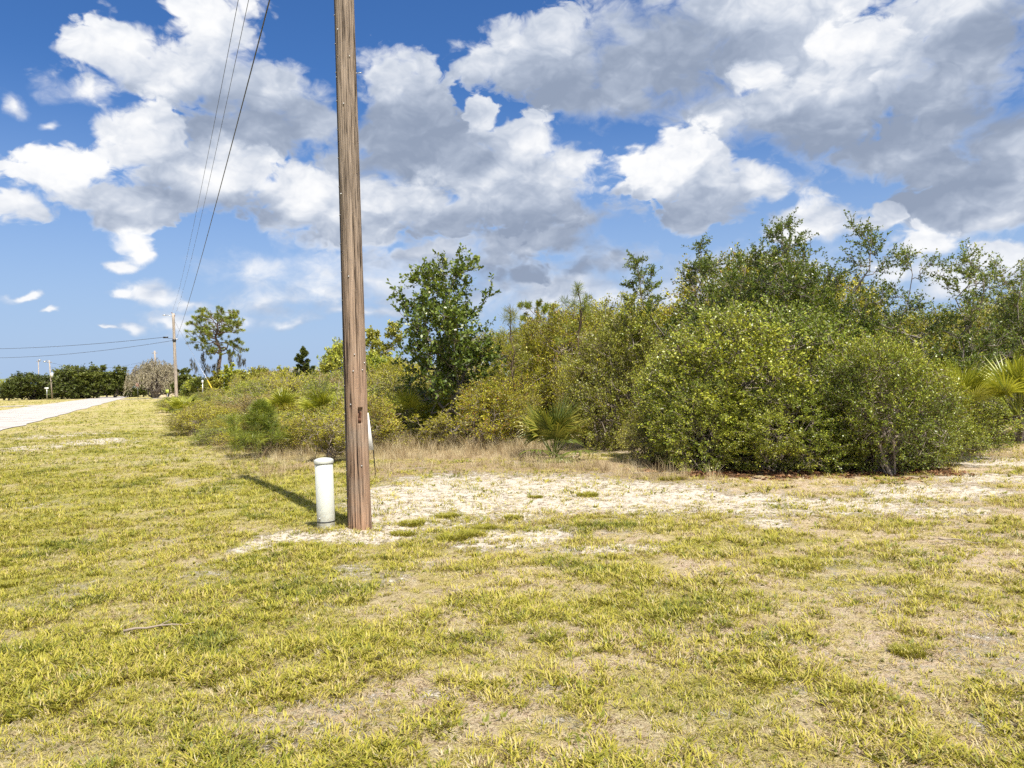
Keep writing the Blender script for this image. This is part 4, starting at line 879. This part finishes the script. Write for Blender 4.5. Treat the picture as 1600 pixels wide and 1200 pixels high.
# --- the low brush between the verge and the thicket
def brush_rows():
    rg = np.random.default_rng(91); out = []; Y = 16.2
    while Y < 80:
        xl = (1.75 - RN.y * Y) / RN.x; xr = min(.03 * Y, xl + 4 + Y * .6) if Y < 30 else xl + 19
        x = xl + rg.uniform(0, .5)
        while x < xr:
            out.append((x + rg.normal(0, .25), Y + rg.normal(0, .45), rg.uniform(.75, 1.25))); x += 1.0 * (1 + Y / 40) * rg.uniform(.8, 1.25)
        Y += 1.15 * (1 + Y / 32)
    return out
rgb = np.random.default_rng(92); SHL = []; PINE_XY = ground(405, 714)
MATS = ((M_SHR, 'olive'), (M_SHR, 'olive'), (M_OAKY, 'yellow'), (M_SHRD, 'brownish'), (M_OAK, 'green'), (M_OAK, 'green'), (M_OAKG, 'grey green'), (M_SHR, 'olive'), (M_OAKY, 'yellow'))
LM = [(300, 'near the far pole'), (360, 'below the lone pine'), (440, 'behind the small pine'), (520, 'behind the pedestal'), (600, 'behind the wooden pole'), (680, 'right of the wooden pole'), (760, 'before the young oak'), (900, 'left of the palmetto')]
for (x, y, s) in brush_rows():
    u, v = project((x, y, 0)); p = x * RN.x + y * RN.y
    if u > 830 or math.hypot(x - PINE_XY.x, (y - PINE_XY.y)) < 1.75 or (y < 18.0 and u < 470): continue
    if y < 17.4 and 560 < u: continue
    h = (.50 + .9 * min(1, max(0, (p - 1.6) / 5)) + .35 * min(1, max(0, (y - 18) / 14))) * s * rgb.uniform(.55, 1.35)
    k = rgb.integers(4); m, cn = MATS[rgb.integers(len(MATS))]
    rowname = 'in the front brush' if y < 19.5 else 'midway back in the brush' if y < 28 else 'far back in the brush'
    place = next(t for q, t in LM if u < q); big = 'tall ' if h > 1.5 else 'low ' if h < .9 else ''
    sw = s * (.95 + y / 70) * rgb.uniform(.85, 1.15)
    SH = plant('low_shrub', big + cn + ' shrub ' + rowname + ' ' + place, 'shrub', WISP[k % 3] if rgb.random() < .5 else SHRP[k], (x, y, hz(x, y)), rgb.uniform(0, 6.28), (sw, sw, h / 1.6), m, M_TWIG, 'shrubs of the low brush'); SHL.append((SH, u))
for u, v, hw, vt, lb, m in ((470, 712, 45, 650, 'low shrub between the small pine and the pedestal', M_SHR), (345, 690, 30, 655, 'low yellow shrub left of the small pine at the verge', M_SHR), (1545, 690, 60, 600, 'low reddish shrub below the right palmettos', M_SHRD),
                     (1450, 715, 50, 650, 'low shrub right of the leaning front oak', M_OAK), (815, 700, 40, 610, 'yellow feathery shrub left of the drooping palmetto', M_SHR),
                     (755, 688, 55, 585, 'olive grassy shrub left of the palmetto in the brush', M_SHR), (1005, 726, 45, 650, 'twiggy shrub between palmetto and big green oak', M_OAKG), (700, 688, 60, 590, 'yellow low shrub around the small yellow palmetto', M_SHR), (800, 672, 55, 580, 'tall yellow shrub behind the feathery one left of palmetto', M_SHR), (845, 680, 50, 560, 'yellow olive shrub just behind the drooping palmetto', M_OAKY), (905, 690, 50, 570, 'olive shrub right behind the drooping palmetto', M_SHR), (735, 664, 60, 570, 'tall yellow shrub hiding the foot of the dark young oak', M_SHR), (675, 668, 60, 575, 'tall olive shrub left at the foot of the dark young oak', M_SHR), (650, 684, 55, 590, 'yellow shrub at the brush edge right of the wooden pole', M_SHR)):
    put_oak(u, v, hw, vt, int(u) % 4, m, lb, u * .1, .5, None, 'low_shrub', SHRP, (1.9, 1.6))
ORD = ['leftmost', 'second from left', 'third from left', 'fourth from left', 'fifth from left', 'sixth from left', 'seventh from left', 'eighth from left', 'ninth from left', 'tenth from left']
from collections import defaultdict
_by = defaultdict(list)
for o, u in SHL: _by[o['label']].append((u, o))
for lb, L in _by.items():
    if len(L) > 1:
        for k, (u, o) in enumerate(sorted(L, key=lambda q: q[0])): o['label'] = lb + ', ' + (ORD[k] if k < len(ORD) else 'near its right end')

# --- two pale stones in the brush and a few dead sticks on the ground
M_STONE = plain('pale_lichen_stone', (.55, .54, .48), .9, 0, .25, 30); M_STICK = plain('dead_stick', (.30, .24, .18), .9, 0, .3, 25)
import bmesh
def stone(u, v, r, seed, lb):
    bm = bmesh.new(); bmesh.ops.create_icosphere(bm, subdivisions=3, radius=r); rg = np.random.default_rng(seed)
    for w in bm.verts:
        k = w.co.normalized(); f = 1 + .35 * (vnoise(np.array(k.x * 2.5 + seed), np.array(k.y * 2.5 + k.z * 2)) - .5) + .2 * (vnoise(np.array(k.x * 7 + seed), np.array(k.y * 6 + k.z * 7)) - .5); w.co = Vector((k.x * 1.2, k.y, k.z * .8)) * r * float(f)
    me = bpy.data.meshes.new('stone'); bm.to_mesh(me); bm.free(); g = ground(u, v); o = obj('stone', me, None, M_STONE); o.location = (g.x, g.y, hz(g.x, g.y) + r * .35); tag(o, lb, 'stone')
stone(692, 690, .16, 3, 'pale rounded stone at the brush edge right of the pole')
for k, (u, v, L, a, lb) in enumerate(((250, 990, .42, .3, 'dead stick lying in grass at the lower left'), (1040, 742, 1.1, .15, 'long dead stick at the foot of the thicket'), (1500, 850, .35, -.4, 'dead stick on the right part of the grass'))):
    g = ground(u, v); rg = np.random.default_rng(300 + k); t = np.linspace(-.5, .5, 7); mb = MB()
    P = [(L * q * math.cos(a) + rg.normal(0, .02 * L), L * q * math.sin(a) + rg.normal(0, .02 * L), .02 + abs(rg.normal(0, .012))) for q in t]
    mb.tube(P, np.linspace(.009, .003, 7), 6); mb.tube([P[3], (P[3][0] + .12 * L, P[3][1] + .16 * L, .05)], [.005, .002], 5)
    o = obj('dead_stick', mb.mesh('dead_stick', M_STICK)); o.location = (g.x, g.y, hz(g.x, g.y)); tag(o, lb, 'stick', 'dead sticks on the ground')

# ------------------------------------------------------------------ grass, tall dry grass, leaf litter
def tuft_mesh(name, seed, n, h, w, lean, rad, mat, curl=.5):
    rg = np.random.default_rng(seed); V, Q, T, C = [], [], [], []
    fq, ft = [], []
    for i in range(n):
        a = rg.uniform(0, 6.28); r = rad * math.sqrt(rg.random()); b = np.array([math.cos(a) * r, math.sin(a) * r, -.004]); az = a + rg.normal(0, .8); ln = abs(rg.normal(lean, .25)); hh = h * rg.uniform(.5, 1.2); ww = w * rg.uniform(.7, 1.3)
        d0 = unit(np.array([math.cos(az) * ln, math.sin(az) * ln, 1.0])); d1 = unit(np.array([math.cos(az) * (ln + curl), math.sin(az) * (ln + curl), 1.0 - curl * .7])); s = np.array([-math.sin(az), math.cos(az), 0]) * ww / 2
        m = b + d0 * hh * .5; t = m + d1 * hh * .55; k = len(V); V += [b - s, b + s, m + s * .9, m - s * .9, t]; fq.append((k, k + 1, k + 2, k + 3)); ft.append((k + 3, k + 2, k + 4)); C.append(rg.random())
    return np_mesh(name, V, fq, ft, fattr={'var': C + C}, mat=mat)
G_ST = [(0, (.52, .41, .19)), (.22, (.48, .39, .12)), (.45, (.45, .40, .048)), (.7, (.28, .275, .032)), (1, (.10, .13, .020))]
M_GR = grass_mat('grass_blade', G_ST); M_TH = grass_mat('dry_blade', [(0, (.11, .065, .035)), (.3, (.40, .29, .15)), (.8, (.56, .46, .26)), (1, (.62, .54, .34))])
M_RD = grass_mat('rusty_leaf', [(0, (.10, .045, .02)), (.5, (.22, .10, .045)), (1, (.38, .22, .11))], .1)
PROTO = bpy.data.collections.new('grass_prototypes')
defs = [('grass_a', 1, 9, .036, .0042, 1.1, .030, M_GR, .7), ('grass_b', 2, 10, .056, .0046, .85, .035, M_GR, .8), ('grass_c', 3, 8, .042, .0055, 1.7, .035, M_GR, .7), ('grass_d', 4, 16, .05, .0030, 1.6, .05, M_TH, .3),
        ('grass_e', 5, 12, .03, .0035, 2.2, .06, M_TH, .3), ('grass_f', 6, 70, .075, .0028, .5, .085, M_GR), ('grass_g', 7, 34, .50, .0042, .35, .10, M_TH, .45), ('grass_h', 8, 22, .34, .004, .6, .13, M_TH, .6),
        ('grass_i', 9, 7, .05, .022, 1.9, .05, M_RD, .2), ('grass_j', 10, 9, .045, .010, .9, .02, M_GR, .4)]
for a in defs:
    me = tuft_mesh(*a); o = bpy.data.objects.new(a[0], me); PROTO.objects.link(o)
def scatter(name, label, cat, x, y, kind, scale, tint, sink=0.0):
    rg = np.random.default_rng(len(x)); n = len(x); me = bpy.data.meshes.new(name)
    V = np.stack([x, y, hgt(x, y) - sink], -1).astype(np.float32); me.vertices.add(n); me.vertices.foreach_set('co', V.ravel())
    rot = np.stack([rg.normal(0, .12, n), rg.normal(0, .12, n), rg.uniform(0, 6.28, n)], -1).astype(np.float32)
    for k, t, v in (('rot', 'FLOAT_VECTOR', rot), ('kind', 'INT', kind.astype(np.int32)), ('size', 'FLOAT', scale.astype(np.float32)), ('tint', 'FLOAT', tint.astype(np.float32))):
        a = me.attributes.new(k, t, 'POINT'); a.data.foreach_set('vector' if t == 'FLOAT_VECTOR' else 'value', v.ravel())
    me.update(); o = tag(obj(name, me), label, cat, kind='stuff')
    g = bpy.data.node_groups.new(name, 'GeometryNodeTree'); g.interface.new_socket('Geometry', in_out='INPUT', socket_type='NodeSocketGeometry'); g.interface.new_socket('Geometry', in_out='OUTPUT', socket_type='NodeSocketGeometry')
    N = g.nodes; gi, go = N.new('NodeGroupInput'), N.new('NodeGroupOutput'); ip = N.new('GeometryNodeInstanceOnPoints'); ci = N.new('GeometryNodeCollectionInfo')
    ci.inputs['Collection'].default_value = PROTO; ci.inputs['Separate Children'].default_value = True; ci.inputs['Reset Children'].default_value = True; ip.inputs['Pick Instance'].default_value = True
    def na(nm, t):
        q = N.new('GeometryNodeInputNamedAttribute'); q.data_type = t; q.inputs['Name'].default_value = nm; return [s for s in q.outputs if s.enabled and s.name == 'Attribute'][0]
    lk = g.links.new; lk(gi.outputs[0], ip.inputs['Points']); lk(ci.outputs[0], ip.inputs['Instance']); lk(na('kind', 'INT'), ip.inputs['Instance Index']); lk(na('rot', 'FLOAT_VECTOR'), ip.inputs['Rotation']); lk(na('size', 'FLOAT'), ip.inputs['Scale'])
    lk(ip.outputs[0], go.inputs[0]); md = o.modifiers.new('scatter', 'NODES'); md.node_group = g
    return o
def sample(rg, n, y0, y1, side=.75):
    """points over the wedge in front of the camera, even per square metre"""
    y = np.sqrt(rg.uniform(y0 ** 2, y1 ** 2, n)); return rg.uniform(-side, side, n) * y, y
rg = np.random.default_rng(2024); XS, YS, KS, SS, TS = [], [], [], [], []
for (y0, y1, n, sc) in ((2.2, 5.5, 62000, 1.0), (5.5, 9.5, 74000, 1.05), (9.5, 16, 60000, 1.25), (16, 30, 44000, 1.7), (30, 60, 30000, 2.2), (60, 150, 22000, 3.6)):
    x, y = sample(rg, n, y0, y1); p = x * RN.x + y * RN.y
    sd, gr, dr = m_sand(x, y), m_green(x, y), m_dry(x, y); lt = m_litter(x, y)
    clump = sstep(fbm(x * 3.0, y * 3.0, 4, 61), .40, .60); fine = sstep(fbm(x * 8, y * 8, 2, 67), .3, .65)
    pr = (.17 + .70 * clump * (.15 + .85 * fine) + .34 * gr) * (.70 + .45 * gr) * (1 - .72 * sstep(sd, .35, .95)) * (1 - .6 * dr) * (1 - .95 * lt)
    if y0 >= 16: pr = np.where(p > 2.2, 0, np.maximum(pr, .55)); pr = np.where((p < -5.7) & (p > -13.5), 0, pr); pr = np.where(x > .72 * y, 0, pr)
    else: pr = np.where((p < -5.6), 0, pr)
    pr = np.maximum(pr, .17 * (sd > .3) * (1 - lt) * (y < 16) * (p > -5.6)); ok = rg.random(n) < pr; x, y, gr, sd, clump = x[ok], y[ok], gr[ok], sd[ok], clump[ok]; m = len(x)
    deadp = np.clip(.48 - .30 * gr - .14 * clump, .10, 1); u = rg.random(m)
    kind = np.where(u < deadp * .6, 3, np.where(u < deadp, 4, np.where(u < deadp + .30, 1, np.where(u < deadp + .44, 2, np.where(u < deadp + .50, 9, 0)))))
    dark = sstep(fbm(x * 1.7, y * 1.7, 3, 71), .56, .72)
    tint = np.clip(.36 + .16 * gr + .30 * dark * clump + rg.normal(0, .12, m), .02, .98); tint = tint + (.10 if y0 >= 16 else 0); tint = np.where(kind >= 3, np.where(kind == 9, .75, rg.random(m)), tint)
    XS.append(x); YS.append(y); KS.append(kind); SS.append(sc * rg.uniform(.65, 1.3, m) * (.8 + .45 * clump)); TS.append(tint)
for c, n in ((PED, 26), (POLE, 34)):                      # weeds round the feet of pedestal and pole
    a = rg.uniform(0, 6.28, n); q = rg.uniform(.13, .34, n); XS.append(c.x + q * np.cos(a)); YS.append(c.y + q * np.sin(a)); KS.append(rg.choice([1, 1, 3, 2], n)); SS.append(rg.uniform(.8, 1.7, n)); TS.append(rg.uniform(.1, .7, n))
scatter('grass', 'patchy yellow green grass and dry thatch over the verge', 'grass', *(np.concatenate(a) for a in (XS, YS, KS, SS, TS)))
# tall dry grass along the foot of the brush
x, y = sample(rg, 60000, 11.5, 30); p = x * RN.x + y * RN.y; dr = m_dry(x, y)
edge = np.clip(1 - np.abs(p - 1.9) / 1.1, 0, 1) * (y > 13)
infill = ((p > 2.2) & (y > 16.0) & (x < .05 * y)) * .5
ok = rg.random(len(x)) < np.clip(dr * .5 * sstep(fbm(x * 1.6, y * 1.6, 3, 81), .42, .60) + edge * .09 + infill * .8, 0, 1) * np.where(m_sand(x, y) > .5, .15, 1); x, y = x[ok], y[ok]; m = len(x)
scatter('tall_dry_grass', 'tall tan dry grass along the foot of the brush', 'grass', x, y, np.where(rg.random(m) < .4, 6, 7), rg.uniform(.25, 1.0, m) * np.where(y > 17, 1.15, .85) * (.45 + .9 * fbm(x * 1.1, y * 1.1, 3, 85)), rg.uniform(.15, 1, m))
# fallen leaves under the oaks
x, y = sample(rg, 90000, 10.5, 16.5); ok = rg.random(len(x)) < m_litter(x, y) * .26; x, y = x[ok], y[ok]; m = len(x)
scatter('leaf_litter', 'reddish brown fallen leaves under the front oaks', 'leaf litter', x, y, np.full(m, 8), rg.uniform(.7, 1.3, m), rg.random(m))
# the single green cushions that stand out on the sand
M_CU = leaf_mat('cushion_blade', [(0, (.27, .235, .03)), (.5, (.30, .28, .03)), (1, (.21, .215, .025))], .25, .5, .3)
rgc = np.random.default_rng(5)
cm = tuft_mesh('grass_tuft', 15, 520, .075, .0075, .7, .15, M_CU)
for k, (u, v, s, lb) in enumerate(((700, 805, 1.0, 'green grass cushion on the sand, farthest of the cluster right of the pole'), (643, 817, 1.1, 'green grass cushion on the sand nearest the pole'), (628, 832, .9, 'flat green grass cushion just below the one nearest the pole'),
        (712, 838, 1.35, 'largest green grass cushion of the cluster right of the pole'), (740, 832, 1.0, 'green grass cushion touching the largest cushion on its right'), (757, 822, .9, 'green grass cushion right of the touching pair'),
        (918, 775, 1.1, 'green grass cushion alone on the pale sand below the palmetto'), (836, 778, .7, 'small yellowish cushion on the sand left of the lone one'), (1070, 950, .6, 'bright green grass cushion in the middle of the foreground'),
        (1418, 1025, .62, 'bright green grass cushion at the right of the foreground'), (12, 918, .7, 'dark green grass cushion at the left edge'), (800, 807, .8, 'rusty green cushion on the sand right of the cluster'), (1050, 750, 1.2, 'green grass cushion before the dark left oak lobe'))):
    g = ground(u, v); o = obj('grass_tuft', cm); o.location = (g.x, g.y, hz(g.x, g.y)); o.scale = (s, s * .85, s * (1.0 if v > 900 else .8)); o.rotation_euler = (0, 0, k * 1.3); tag(o, lb, 'grass tuft', 'green grass cushions')
